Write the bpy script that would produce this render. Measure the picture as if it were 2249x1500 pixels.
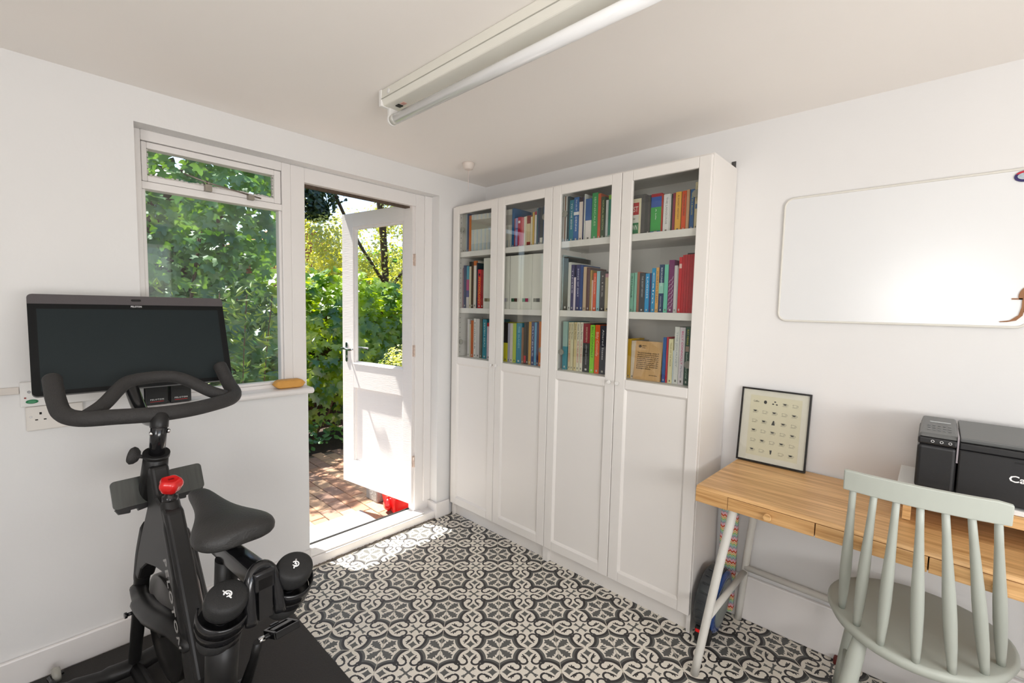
import bpy, bmesh, math, random
from mathutils import Vector, Matrix, Quaternion
random.seed(7)
PI = math.pi
sc = bpy.context.scene
for o in list(bpy.data.objects):
    bpy.data.objects.remove(o)
COL = sc.collection

# ------------------------------------------------------------------ camera, sky, sun, daylight, fill lamps, exposure
YAW, PITCH, ROLL, FPX = -0.75015, -0.07353, 0.02148, 994.81791
CAM = Vector((2.30933, -2.18164, 1.38324))
cyw, syw, cpt, spt = math.cos(YAW), math.sin(YAW), math.cos(PITCH), math.sin(PITCH)
fwd = Vector((syw*cpt, cyw*cpt, spt)); rgt = Vector((cyw, -syw, 0)); upv = rgt.cross(fwd)
cr, sr = math.cos(ROLL), math.sin(ROLL)
rg = rgt*cr + upv*sr; up = -rgt*sr + upv*cr
cd = bpy.data.cameras.new('camera'); cam = bpy.data.objects.new('camera', cd); COL.objects.link(cam)
cam.matrix_world = Matrix(((rg.x, up.x, -fwd.x, CAM.x), (rg.y, up.y, -fwd.y, CAM.y), (rg.z, up.z, -fwd.z, CAM.z), (0, 0, 0, 1)))
cd.sensor_fit = 'HORIZONTAL'; cd.sensor_width = 36.0; cd.lens = 36.0*FPX/2249.0
cd.clip_start = 0.05; cd.clip_end = 200
sc.camera = cam

SUN_DIR = Vector((0.48, 0.178, -1.0)).normalized()
w = bpy.data.worlds.new('sky'); sc.world = w; w.use_nodes = True
nt = w.node_tree; nt.nodes.clear()
wo = nt.nodes.new('ShaderNodeOutputWorld'); bg = nt.nodes.new('ShaderNodeBackground'); sky = nt.nodes.new('ShaderNodeTexSky')
sky.sky_type = 'NISHITA'; sky.sun_disc = False; sky.sun_elevation = math.radians(62.9)
sky.sun_rotation = math.atan2(-SUN_DIR.x, -SUN_DIR.y)
sky.air_density = 1.0; sky.dust_density = 1.6; sky.ozone_density = 1.0
nt.links.new(sky.outputs[0], bg.inputs[0]); nt.links.new(bg.outputs[0], wo.inputs[0])
bg.inputs[1].default_value = 0.34
sl = bpy.data.lights.new('sun', 'SUN'); sl.energy = 17; sl.angle = math.radians(0.9); sl.color = (1.0, 0.955, 0.88)
so = bpy.data.objects.new('sun', sl); COL.objects.link(so); so.location = (-4, -3, 8)
so.rotation_euler = SUN_DIR.to_track_quat('-Z', 'Y').to_euler()

def area_light(name, loc, target, sx, sy, energy, color):
    l = bpy.data.lights.new(name, 'AREA'); l.shape = 'RECTANGLE'; l.size = sx; l.size_y = sy; l.energy = energy; l.color = color
    o = bpy.data.objects.new(name, l); COL.objects.link(o); o.location = loc
    o.rotation_euler = (Vector(target) - Vector(loc)).to_track_quat('-Z', 'Y').to_euler()
    return o
# daylight from the rear window; the side lamp is an added room fill
area_light('daylight_rear_window', (2.33, -3.30, 1.72), (2.33, 0, 1.60), 0.5, 0.32, 3.5, (0.97, 0.98, 1.0))
area_light('side_room_fill', (3.80, -1.9, 1.50), (0, -1.9, 1.50), 1.7, 1.0, 6, (0.99, 0.99, 1.0))
# added fill lamps aimed upward to brighten the ceiling
area_light('ceiling_fill_rear', (2.33, -3.28, 1.45), (1.9, -1.0, 2.7), 0.9, 0.4, 12, (1.0, 0.97, 0.95))
area_light('ceiling_fill_side', (3.78, -1.9, 1.1), (0.8, -1.2, 2.6), 1.7, 0.5, 38, (1.0, 0.97, 0.95))

sc.view_settings.view_transform = 'Standard'; sc.view_settings.look = 'None'
sc.view_settings.gamma = 1.0; sc.view_settings.use_curve_mapping = False
sc.view_settings.exposure = 0.02

# ------------------------------------------------------------------ materials
def lin(c):
    return c/12.92 if c <= 0.04045 else ((c+0.055)/1.055)**2.4
def hexc(h):
    return tuple(lin(int(h[i:i+2], 16)/255) for i in (0, 2, 4)) + (1,)
MATS = {}
def mat(name, col, rough=0.5, metal=0.0, noise=0.0, nscale=20, bump=0.0, bscale=60, spec=0.5, trans=0.0, coat=0.0, stretch=None, ior=1.45):
    if name in MATS: return MATS[name]
    m = bpy.data.materials.new(name); m.use_nodes = True; n = m.node_tree; b = n.nodes['Principled BSDF']
    c = hexc(col) if isinstance(col, str) else tuple(col)+(1,)
    b.inputs['Base Color'].default_value = c; b.inputs['Roughness'].default_value = rough; b.inputs['Metallic'].default_value = metal
    b.inputs['Specular IOR Level'].default_value = spec; b.inputs['Transmission Weight'].default_value = trans
    b.inputs['Coat Weight'].default_value = coat; b.inputs['IOR'].default_value = ior
    if noise or bump:
        tc = n.nodes.new('ShaderNodeTexCoord'); mp = n.nodes.new('ShaderNodeMapping')
        n.links.new(tc.outputs['Object'], mp.inputs[0])
        if stretch: mp.inputs['Scale'].default_value = stretch
        if noise:
            t = n.nodes.new('ShaderNodeTexNoise'); t.inputs['Scale'].default_value = nscale; t.inputs['Detail'].default_value = 5
            n.links.new(mp.outputs[0], t.inputs['Vector'])
            mx = n.nodes.new('ShaderNodeMixRGB'); mx.blend_type = 'MIX'
            mx.inputs[1].default_value = tuple(max(0, v*(1-noise)) for v in c[:3])+(1,)
            mx.inputs[2].default_value = tuple(min(1, v*(1+noise)) for v in c[:3])+(1,)
            n.links.new(t.outputs[0], mx.inputs[0]); n.links.new(mx.outputs[0], b.inputs['Base Color'])
        if bump:
            t2 = n.nodes.new('ShaderNodeTexNoise'); t2.inputs['Scale'].default_value = bscale; t2.inputs['Detail'].default_value = 4
            n.links.new(mp.outputs[0], t2.inputs['Vector'])
            bp = n.nodes.new('ShaderNodeBump'); bp.inputs['Strength'].default_value = bump; bp.inputs['Distance'].default_value = 0.01
            n.links.new(t2.outputs[0], bp.inputs['Height']); n.links.new(bp.outputs[0], b.inputs['Normal'])
    MATS[name] = m
    return m
def cm(h, rough=0.45):
    return mat('print_'+h, h, rough, noise=0.06, nscale=40)
WALL = mat('white_wall_paint', (0.79, 0.78, 0.77), 0.75, noise=0.02, nscale=3, bump=0.08, bscale=25)
CEIL = mat('ceiling_paint', (0.94, 0.895, 0.85), 0.8, noise=0.02, nscale=2, bump=0.05, bscale=18)
GLOSSW = mat('white_gloss_paint', (0.82, 0.79, 0.77), 0.32, noise=0.03, nscale=6, bump=0.06, bscale=30)
CHIP = mat('flaking_putty', (0.62, 0.60, 0.56), 0.8, noise=0.35, nscale=90, bump=0.8, bscale=120)
DOORP = mat('painted_door', (0.82, 0.78, 0.755), 0.4, noise=0.03, nscale=8, bump=0.12, bscale=16, stretch=(1, 8, 14))
RAWWOOD = mat('old_dark_timber', (0.10, 0.07, 0.05), 0.9, noise=0.5, nscale=60, bump=0.6, bscale=90)
CABW = mat('white_foil_cabinet', (0.81, 0.775, 0.735), 0.38, noise=0.01, nscale=5)
BLACKP = mat('black_satin_metal', (0.013, 0.0125, 0.0125), 0.40, spec=0.4, noise=0.15, nscale=40)
BLACKG = mat('black_gloss', (0.006, 0.006, 0.007), 0.1, spec=0.6)
RUBBER = mat('black_rubber_grip', (0.032, 0.030, 0.029), 0.72, noise=0.15, nscale=120, bump=0.25, bscale=300)
FOAM = mat('black_vinyl_saddle', (0.022, 0.021, 0.020), 0.5, bump=0.15, bscale=250)
CHROME = mat('chrome', (0.75, 0.75, 0.76), 0.16, metal=1.0, noise=0.04)
STEEL = mat('dark_steel', (0.16, 0.16, 0.16), 0.32, metal=1.0, noise=0.15)
WHITEP = mat('white_print', (0.85, 0.85, 0.85), 0.5)
WHITEPL = mat('white_plastic', (0.80, 0.785, 0.76), 0.35, noise=0.02)
RED = mat('red_plastic', (0.75, 0.012, 0.012), 0.25, coat=0.4, noise=0.1)
SAGE = mat('sage_chair_paint', (0.46, 0.485, 0.43), 0.42, noise=0.04, nscale=12)
LEGP = mat('off_white_steel', (0.70, 0.68, 0.63), 0.4, noise=0.03)
GOLD = mat('mustard_foam', (0.66, 0.33, 0.07), 0.6, noise=0.12, nscale=30, bump=0.15, bscale=80)
GREY = mat('grey_plastic', (0.10, 0.10, 0.098), 0.45, noise=0.08)
def glass_mat(name, tint=(1, 1, 1), refl=1.0):
    m = bpy.data.materials.new(name); m.use_nodes = True; n = m.node_tree; n.nodes.clear()
    out = n.nodes.new('ShaderNodeOutputMaterial'); mix = n.nodes.new('ShaderNodeMixShader')
    tr = n.nodes.new('ShaderNodeBsdfTransparent'); gl = n.nodes.new('ShaderNodeBsdfGlossy')
    tr.inputs[0].default_value = tuple(tint)+(1,); gl.inputs['Roughness'].default_value = 0.02
    ge = n.nodes.new('ShaderNodeNewGeometry'); dt = n.nodes.new('ShaderNodeVectorMath'); dt.operation = 'DOT_PRODUCT'
    n.links.new(ge.outputs['Normal'], dt.inputs[0]); n.links.new(ge.outputs['Incoming'], dt.inputs[1])
    def mt(op, a, b):
        nd = n.nodes.new('ShaderNodeMath'); nd.operation = op
        for i, q in enumerate((a, b)):
            if isinstance(q, (int, float)): nd.inputs[i].default_value = q
            elif q is not None: n.links.new(q, nd.inputs[i])
        return nd.outputs[0]
    k = mt('POWER', mt('SUBTRACT', 1.0, mt('ABSOLUTE', dt.outputs['Value'], None)), 5.0)
    n.links.new(mt('MULTIPLY', mt('ADD', mt('MULTIPLY', k, 0.96), 0.04), refl), mix.inputs[0])
    n.links.new(tr.outputs[0], mix.inputs[1]); n.links.new(gl.outputs[0], mix.inputs[2]); n.links.new(mix.outputs[0], out.inputs[0])
    return m
GLASS = glass_mat('window_glass', (0.97, 0.985, 0.975))
GLASSC = glass_mat('cabinet_glass', (0.95, 0.96, 0.95), 1.0)

def bamboo_mat():
    m = bpy.data.materials.new('bamboo_wood'); m.use_nodes = True; n = m.node_tree; b = n.nodes['Principled BSDF']
    tc = n.nodes.new('ShaderNodeTexCoord')
    def nz(scale, st, det=4):
        mp = n.nodes.new('ShaderNodeMapping'); mp.inputs['Scale'].default_value = st; n.links.new(tc.outputs['Object'], mp.inputs[0])
        t = n.nodes.new('ShaderNodeTexNoise'); t.inputs['Scale'].default_value = scale; t.inputs['Detail'].default_value = det
        n.links.new(mp.outputs[0], t.inputs['Vector']); return t
    a = nz(1.0, (6, 150, 150)); c = nz(1.0, (2, 38, 60), 2)
    mx = n.nodes.new('ShaderNodeMixRGB'); mx.blend_type = 'MIX'; mx.inputs[0].default_value = 0.5
    n.links.new(a.outputs[0], mx.inputs[1]); n.links.new(c.outputs[0], mx.inputs[2])
    r = n.nodes.new('ShaderNodeValToRGB'); r.color_ramp.elements[0].position = 0.36; r.color_ramp.elements[1].position = 0.66
    r.color_ramp.elements[0].color = (0.46, 0.235, 0.08, 1); r.color_ramp.elements[1].color = (0.83, 0.52, 0.235, 1)
    n.links.new(mx.outputs[0], r.inputs[0]); n.links.new(r.outputs[0], b.inputs['Base Color'])
    b.inputs['Roughness'].default_value = 0.34
    return m
BAMBOO = bamboo_mat()

def leaf_mat(name, c1, c2, transl=0.5):
    m = bpy.data.materials.new(name); m.use_nodes = True; n = m.node_tree; n.nodes.clear()
    out = n.nodes.new('ShaderNodeOutputMaterial'); mix = n.nodes.new('ShaderNodeMixShader'); mix2 = n.nodes.new('ShaderNodeMixShader')
    d = n.nodes.new('ShaderNodeBsdfDiffuse'); t = n.nodes.new('ShaderNodeBsdfTranslucent'); g = n.nodes.new('ShaderNodeBsdfGlossy')
    g.inputs['Roughness'].default_value = 0.35; g.inputs[0].default_value = (0.9, 0.95, 1, 1)
    tc = n.nodes.new('ShaderNodeTexCoord'); nz = n.nodes.new('ShaderNodeTexNoise'); nz.inputs['Scale'].default_value = 3.5
    ge = n.nodes.new('ShaderNodeNewGeometry')
    n.links.new(ge.outputs['Position'], nz.inputs['Vector'])
    r = n.nodes.new('ShaderNodeValToRGB'); r.color_ramp.elements[0].position = 0.35; r.color_ramp.elements[1].position = 0.65
    r.color_ramp.elements[0].color = tuple(c1)+(1,); r.color_ramp.elements[1].color = tuple(c2)+(1,)
    n.links.new(nz.outputs[0], r.inputs[0]); n.links.new(r.outputs[0], d.inputs[0])
    br = n.nodes.new('ShaderNodeMixRGB'); br.blend_type = 'MULTIPLY'; br.inputs[0].default_value = 1.0; br.inputs[2].default_value = (1.9, 1.6, 0.35, 1)
    n.links.new(r.outputs[0], br.inputs[1]); n.links.new(br.outputs[0], t.inputs[0])
    mix.inputs[0].default_value = transl; n.links.new(d.outputs[0], mix.inputs[1]); n.links.new(t.outputs[0], mix.inputs[2])
    mix2.inputs[0].default_value = 0.06; n.links.new(mix.outputs[0], mix2.inputs[1]); n.links.new(g.outputs[0], mix2.inputs[2])
    n.links.new(mix2.outputs[0], out.inputs[0]); return m
LEAFD = leaf_mat('deep_green_leaf', (0.045, 0.14, 0.04), (0.14, 0.30, 0.07), 0.4)
LEAFB = leaf_mat('bright_green_leaf', (0.045, 0.15, 0.010), (0.36, 0.50, 0.02), 0.6)
LEAFY = leaf_mat('yellow_green_leaf', (0.32, 0.40, 0.14), (0.58, 0.62, 0.26), 0.45)
LEAFK = leaf_mat('dark_evergreen_leaf', (0.014, 0.035, 0.018), (0.035, 0.075, 0.035), 0.2)
BARK = mat('bark', (0.09, 0.055, 0.035), 0.9, noise=0.4, nscale=20, bump=0.5, bscale=30)
SOIL = mat('soil', (0.045, 0.028, 0.018), 0.95, noise=0.5, nscale=25, bump=0.8, bscale=50)

# ------------------------------------------------------------------ mesh building
class MB:
    def __init__(self): self.v = []; self.f = []; self.m = []; self.mi = 0; self.M = None; self.smooth = set()
    def add(self, vs, fs, smooth=False):
        b = len(self.v)
        if self.M is not None: vs = [self.M @ Vector(p) for p in vs]
        self.v += [tuple(p) for p in vs]
        for f in fs:
            if smooth: self.smooth.add(len(self.f))
            self.f.append(tuple(b+i for i in f)); self.m.append(self.mi)
        return self
    def box(self, x0, x1, y0, y1, z0, z1):
        return self.add([(x0, y0, z0), (x1, y0, z0), (x1, y1, z0), (x0, y1, z0), (x0, y0, z1), (x1, y0, z1), (x1, y1, z1), (x0, y1, z1)],
            [(0, 3, 2, 1), (4, 5, 6, 7), (0, 1, 5, 4), (1, 2, 6, 5), (2, 3, 7, 6), (3, 0, 4, 7)])
    def hexa(self, p): return self.add(p, [(0, 3, 2, 1), (4, 5, 6, 7), (0, 1, 5, 4), (1, 2, 6, 5), (2, 3, 7, 6), (3, 0, 4, 7)])
    def tube(self, path, rad, n=12, caps=True, flat=1.0):
        P = [Vector(p) for p in path]; R = rad if isinstance(rad, (list, tuple)) else [rad]*len(P)
        vs = []; fs = []; prev = None
        for i, p in enumerate(P):
            t = (P[min(i+1, len(P)-1)]-P[max(i-1, 0)]).normalized()
            if prev is None:
                a = Vector((0, 0, 1)) if abs(t.z) < 0.9 else Vector((1, 0, 0)); u = t.cross(a).normalized()
            else: u = (prev - t*prev.dot(t)).normalized()
            prev = u; vv = t.cross(u)
            for k in range(n):
                an = 2*PI*k/n; vs.append(p + (u*math.cos(an) + vv*math.sin(an)*flat)*R[i])
        for i in range(len(P)-1):
            for k in range(n): fs.append((i*n+k, i*n+(k+1) % n, (i+1)*n+(k+1) % n, (i+1)*n+k))
        if caps: fs.append(tuple(range(n-1, -1, -1))); fs.append(tuple((len(P)-1)*n+k for k in range(n)))
        return self.add(vs, fs, True)
    def cyl(self, p0, p1, r0, r1=None, n=20): return self.tube([p0, p1], [r0, r0 if r1 is None else r1], n)
    def lathe(self, prof, n=24, M=None):
        vs = []; fs = []
        for (r, z) in prof:
            for k in range(n): a = 2*PI*k/n; vs.append(Vector((r*math.cos(a), r*math.sin(a), z)))
        if M is not None: vs = [M @ p for p in vs]
        for i in range(len(prof)-1):
            for k in range(n): fs.append((i*n+k, i*n+(k+1) % n, (i+1)*n+(k+1) % n, (i+1)*n+k))
        fs.append(tuple(range(n-1, -1, -1))); fs.append(tuple((len(prof)-1)*n+k for k in range(n)))
        return self.add(vs, fs, True)
    def prism(self, poly, fn, d0, d1):
        n = len(poly); vs = [fn(a, b, d0) for a, b in poly]+[fn(a, b, d1) for a, b in poly]
        fs = [tuple(range(n)), tuple(range(2*n-1, n-1, -1))]+[(i, n+i, n+(i+1) % n, (i+1) % n) for i in range(n)]
        return self.add(vs, fs)
    def loft(self, rings, caps=True):
        n = len(rings[0]); vs = [p for r in rings for p in r]; fs = []
        for i in range(len(rings)-1):
            for k in range(n): fs.append((i*n+k, i*n+(k+1) % n, (i+1)*n+(k+1) % n, (i+1)*n+k))
        if caps: fs.append(tuple(range(n-1, -1, -1))); fs.append(tuple((len(rings)-1)*n+k for k in range(n)))
        return self.add(vs, fs, True)
    def mesh(self, name, mats):
        me = bpy.data.meshes.new(name); me.from_pydata(self.v, [], self.f)
        if not isinstance(mats, (list, tuple)): mats = [mats]
        for mm in mats: me.materials.append(mm)
        if any(self.m): me.polygons.foreach_set('material_index', self.m)
        if self.smooth:
            me.polygons.foreach_set('use_smooth', [i in self.smooth and len(self.f[i]) < 9 for i in range(len(self.f))])
        bm = bmesh.new(); bm.from_mesh(me); bmesh.ops.recalc_face_normals(bm, faces=bm.faces); bm.to_mesh(me); bm.free()
        return me
    def build(self, name, mats, parent=None, bev=0, seg=2, sub=0):
        return link(name, self.mesh(name, mats), parent, bev, seg, sub)
def link(name, me, parent=None, bev=0, seg=2, sub=0):
    o = bpy.data.objects.new(name, me); COL.objects.link(o)
    if parent is not None: o.parent = parent
    if bev:
        b = o.modifiers.new('bevel', 'BEVEL'); b.width = bev; b.segments = seg; b.limit_method = 'ANGLE'; b.angle_limit = 0.6
        b.harden_normals = False
    if sub:
        s = o.modifiers.new('sub', 'SUBSURF'); s.levels = sub; s.render_levels = sub
    return o
def B(*a): return MB().box(*a)
def tag(o, label=None, cat=None, group=None, kind=None):
    if label: o['label'] = label
    if cat: o['category'] = cat
    if group: o['group'] = group
    if kind: o['kind'] = kind
    return o
def thing(name, label, cat, loc=(0, 0, 0), rz=0, group=None):
    o = bpy.data.objects.new(name, None); COL.objects.link(o); o.location = loc; o.rotation_euler = (0, 0, rz); o.empty_display_size = 0.1
    return tag(o, label, cat, group)
def struct(o): o['kind'] = 'structure'; return o
def copy_tree(o, parent=None):
    c = o.copy(); COL.objects.link(c)
    if parent is not None: c.parent = parent
    for ch in [x for x in bpy.data.objects if x.parent == o]: copy_tree(ch, c)
    return c
def bez(p0, p1, p2, n=8):
    p0, p1, p2 = Vector(p0), Vector(p1), Vector(p2)
    return [p0*(1-t)**2 + p1*2*t*(1-t) + p2*t*t for t in [i/n for i in range(n+1)]]
def smoothpath(pts, n=5):
    P = [Vector(p) for p in pts]; out = []
    for i in range(len(P)-1):
        a, b, c, d = P[max(i-1, 0)], P[i], P[i+1], P[min(i+2, len(P)-1)]
        for k in range(n):
            t = k/n; out.append(0.5*((2*b)+(c-a)*t+(2*a-5*b+4*c-d)*t*t+(3*b-a-3*c+d)*t**3))
    out.append(P[-1]); return out
def text_mesh(s, size, extrude=0.0003, bold=False, width=1.0, space=1.0, align='LEFT'):
    cu = bpy.data.curves.new('lettering', 'FONT'); cu.body = s; cu.size = size; cu.extrude = extrude; cu.space_character = space
    cu.align_x = align; cu.align_y = 'CENTER'; cu.resolution_u = 2
    if bold: cu.offset = size*0.018
    ob = bpy.data.objects.new('lettering', cu); me = bpy.data.meshes.new_from_object(ob)
    bpy.data.objects.remove(ob); bpy.data.curves.remove(cu)
    if width != 1.0:
        for vtx in me.vertices: vtx.co.x *= width
    return me
def put_text(name, s, size, m, parent, origin, xdir, ydir, fitlen=None, align='LEFT', bold=False, space=1.0, width=1.0):
    me = text_mesh(s, size, bold=bold, space=space, align=align, width=width)
    if fitlen and len(me.vertices):
        xs = [vv.co.x for vv in me.vertices]; L = max(xs)-min(xs)
        if L > 0:
            k = fitlen/L
            for vv in me.vertices: vv.co.x *= k
    me.materials.append(m); x = Vector(xdir).normalized(); y = Vector(ydir).normalized(); z = x.cross(y)
    M = Matrix(((x.x, y.x, z.x, origin[0]), (x.y, y.y, z.y, origin[1]), (x.z, y.z, z.z, origin[2]), (0, 0, 0, 1)))
    me.transform(M)
    o = bpy.data.objects.new(name, me); COL.objects.link(o); o.parent = parent; return o
# ================================================================== ROOM
H = 2.203; RX = 3.8; RY = -3.3
FX = -0.08                      # inner face of window and door frame
def floor_mat():
    m = bpy.data.materials.new('patterned_tile'); m.use_nodes = True; n = m.node_tree; b = n.nodes['Principled BSDF']
    class E:
        def __init__(s, k): s.k = k
        def op(s, o, *a):
            nd = n.nodes.new('ShaderNodeMath'); nd.operation = o
            for i, q in enumerate((s,)+a):
                if isinstance(q, E): n.links.new(q.k, nd.inputs[i])
                else: nd.inputs[i].default_value = q
            return E(nd.outputs[0])
        def __add__(s, o): return s.op('ADD', o)
        def __sub__(s, o): return s.op('SUBTRACT', o)
        def __mul__(s, o): return s.op('MULTIPLY', o)
        def abs(s): return s.op('ABSOLUTE')
        def mx(s, o): return s.op('MAXIMUM', o)
        def mn(s, o): return s.op('MINIMUM', o)
        def lt(s, o): return s.op('LESS_THAN', o)
        def gt(s, o): return s.op('GREATER_THAN', o)
    tc = n.nodes.new('ShaderNodeTexCoord'); sp = n.nodes.new('ShaderNodeSeparateXYZ'); n.links.new(tc.outputs['Object'], sp.inputs[0])
    P = 0.23693
    ax = (E(sp.outputs[0])*(1/P)).abs(); ay = (E(sp.outputs[1])*(1/P)).abs()
    x = ax.mx(ay); y = ax.mn(ay)
    def dist(cx, cy):
        dx = x-cx; dy = y-cy; return ((dx*dx)+(dy*dy)).op('SQRT')
    def both(a, c): return a*c
    def seg(x0_, y0_, x1_, y1_):
        dx, dy = x1_-x0_, y1_-y0_; L2 = dx*dx+dy*dy
        t = (((x-x0_)*dx)+((y-y0_)*dy))*(1/L2); t = t.mx(0.0).mn(1.0)
        ex = x-x0_-(t*dx); ey = y-y0_-(t*dy); return ((ex*ex)+(ey*ey)).op('SQRT')
    ur = 0.253; dd = dist(.268, -.040); outy = y.gt(0.040)
    black = both(both((dd-ur).abs().lt(0.023), outy), x.gt(0.21))
    grey = both(both((dd-(ur+0.043)).abs().lt(0.021), outy), x.gt(0.20))
    r1 = dist(.226, .104); ring = both((r1-0.069).abs().lt(0.018), ((x*0.5)-(y*0.87)).lt(.226*.5-.104*.87+.071))
    ring = both(ring, both(x.gt(.232), y.gt(.104)).lt(0.5))
    tail = seg(.252, .043, .318, .080).lt(.0165).mx(seg(.318, .078, .362, .108).lt(.011)).mx(seg(.318, .078, .318, .122).lt(.011)).mx(dist(.326, .088).lt(.017))
    black = black.mx(ring).mx(tail).mx(both(dist(.222, .200).lt(.034), (dd-ur).lt(0.02)))
    joint = x.lt(0.4945)
    sx_ = ((x-.385).abs()*(1/0.088)).op('POWER', 0.75); sy_ = (y*(1/0.084)).op('POWER', 0.75)
    g2 = (sx_+sy_).lt(1.0)
    q = (x-y)*0.7071; p = (x+y)*0.7071
    g2 = g2.mx(both(q.lt(0.016), p.lt(0.125))).mx(both((x-.088).abs().lt(.024), (y-.072).abs().lt(.013))).mx(both((x-.076).abs().lt(.012), (y-.072).abs().lt(.028))).mx(dist(0, 0).lt(.030))
    cx_ = (x*-1.0)+0.5; cy_ = (y*-1.0)+0.5
    pp = (cx_+cy_)*0.7071; qq = (cy_-cx_)*0.7071
    def ramp(src, stops):
        r = n.nodes.new('ShaderNodeValToRGB'); r.color_ramp.interpolation = 'LINEAR'
        el = r.color_ramp.elements
        el[0].position = stops[0][0]; el[0].color = (stops[0][1],)*3+(1,)
        el[1].position = stops[-1][0]; el[1].color = (stops[-1][1],)*3+(1,)
        for pz, vz in stops[1:-1]:
            e = el.new(pz); e.color = (vz,)*3+(1,)
        n.links.new(src.k, r.inputs[0]); return E(r.outputs[0])
    wa = ramp(pp, [(0.010, 0), (0.015, .015), (.08, .030), (.138, .064), (.146, .040), (.185, .082), (.194, .046), (.240, .072), (.248, .030), (.292, 0)])
    g2 = g2.mx(qq.abs().lt(wa))
    wr = ramp(cy_, [(.118, 0), (.150, .020), (.210, .068), (.217, .040), (.250, .022), (.262, 0)])
    g2 = g2.mx(both(cx_.lt(wr), cx_.gt(0.004)))
    grey = grey.mx(g2)*joint; black = black*joint
    def rgb(c):
        nd = n.nodes.new('ShaderNodeRGB'); nd.outputs[0].default_value = c+(1,); return nd.outputs[0]
    nz = n.nodes.new('ShaderNodeTexNoise'); nz.inputs['Scale'].default_value = 120
    ge = n.nodes.new('ShaderNodeNewGeometry'); n.links.new(ge.outputs['Position'], nz.inputs['Vector'])
    m0 = n.nodes.new('ShaderNodeMixRGB'); m0.inputs[1].default_value = (0.76, 0.70, 0.60, 1); m0.inputs[2].default_value = (0.86, 0.81, 0.72, 1)
    n.links.new(nz.outputs[0], m0.inputs[0])
    m1 = n.nodes.new('ShaderNodeMixRGB'); n.links.new(grey.k, m1.inputs[0]); n.links.new(m0.outputs[0], m1.inputs[1]); n.links.new(rgb((0.105, 0.105, 0.098)), m1.inputs[2])
    m2 = n.nodes.new('ShaderNodeMixRGB'); n.links.new(black.k, m2.inputs[0]); n.links.new(m1.outputs[0], m2.inputs[1]); n.links.new(rgb((0.030, 0.027, 0.027)), m2.inputs[2])
    n.links.new(m2.outputs[0], b.inputs['Base Color']); b.inputs['Roughness'].default_value = 0.48
    return m
TILE = floor_mat()
GROUT = mat('pale_grout', (0.55, 0.52, 0.48), 0.9, noise=0.1)
fl = struct(B(0, RX, RY, 0, -0.10, -0.004).build('floor', GROUT))
TP = 0.23693; TH = 0.79163; ct, st_ = math.cos(TH), math.sin(TH)
TX, TY = 1.10016, -0.92056
hp = TP/2-0.0006
def tile_mesh():
    mb = MB(); bvl = 0.0007
    a, c = hp, hp-bvl
    mb.add([(-a, -a, -0.004), (a, -a, -0.004), (a, a, -0.004), (-a, a, -0.004), (-a, -a, -bvl), (a, -a, -bvl), (a, a, -bvl), (-a, a, -bvl), (-c, -c, 0), (c, -c, 0), (c, c, 0), (-c, c, 0)],
        [(0, 3, 2, 1), (0, 1, 5, 4), (1, 2, 6, 5), (2, 3, 7, 6), (3, 0, 4, 7), (4, 5, 9, 8), (5, 6, 10, 9), (6, 7, 11, 10), (7, 4, 8, 11), (8, 9, 10, 11)])
    return mb.mesh('tile', TILE)
tme = tile_mesh()
for i in range(-22, 23):
    for j in range(-22, 23):
        u, v = (i+.5)*TP, (j+.5)*TP
        px, py = TX+u*ct-v*st_, TY+u*st_+v*ct
        R = TP*0.7072
        if px < -R+0.01 or px > RX+R-0.01 or py > R-0.01 or py < RY-R+0.01: continue
        me = tme
        M = Matrix.Translation((px, py, 0)) @ Matrix.Rotation(TH, 4, 'Z')
        if px < R or px > RX-R or py > -R or py < RY+R:
            bm = bmesh.new(); bm.from_mesh(tme)
            for co, no in (((0.0, 0, 0), (-1, 0, 0)), ((RX, 0, 0), (1, 0, 0)), ((0, 0, 0), (0, 1, 0)), ((0, RY, 0), (0, -1, 0))):
                Mi = M.inverted(); c0 = Mi @ Vector(co); nn = Mi.to_3x3() @ Vector(no)
                bmesh.ops.bisect_plane(bm, geom=bm.verts[:]+bm.edges[:]+bm.faces[:], plane_co=c0, plane_no=nn, clear_outer=True)
            if len(bm.faces) < 1: bm.free(); continue
            if sum(f.calc_area() for f in bm.faces) < 0.0015: bm.free(); continue
            me = bpy.data.meshes.new('tile'); bm.to_mesh(me); bm.free(); me.materials.append(TILE)
        o = bpy.data.objects.new('tile', me); COL.objects.link(o); o.parent = fl; o.matrix_local = M

# walls; the window wall is x = 0, the bookcase wall is y = 0
OL, OR_, OT = -1.871, -0.396, 2.072     # opening: left, right, top
wl = MB(); wl.box(-0.22, 0, RY-0.15, OL, -0.12, H); wl.box(-0.22, 0, OL, -1.218, -0.12, 0.93); wl.box(-0.22, 0, OL, OR_, OT, H); wl.box(-0.22, 0, OR_, 0.0, -0.12, H)
struct(wl.build('wall_left', WALL))
struct(B(-0.22, RX+.15, 0, 0.15, -0.12, H).build('wall_right', WALL))
wf = MB()   # wall behind the camera, with a window
wf.box(0, 1.85, RY-0.15, RY, -0.12, H); wf.box(2.80, RX+.15, RY-0.15, RY, -0.12, H); wf.box(1.85, 2.80, RY-0.15, RY, -0.12, 1.35); wf.box(1.85, 2.80, RY-0.15, RY, 2.02, H)
struct(wf.build('wall_front', WALL))
wb = MB(); wb.box(RX, RX+.15, RY, -2.8, -0.12, H); wb.box(RX, RX+.15, -1.0, 0, -0.12, H); wb.box(RX, RX+.15, -2.8, -1.0, -0.12, 0.95); wb.box(RX, RX+.15, -2.8, -1.0, 2.02, H)
struct(wb.build('wall_back', WALL))
struct(B(-0.22, RX+.15, RY-.15, 0.15, H, H+0.08).build('ceiling', CEIL))
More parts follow.
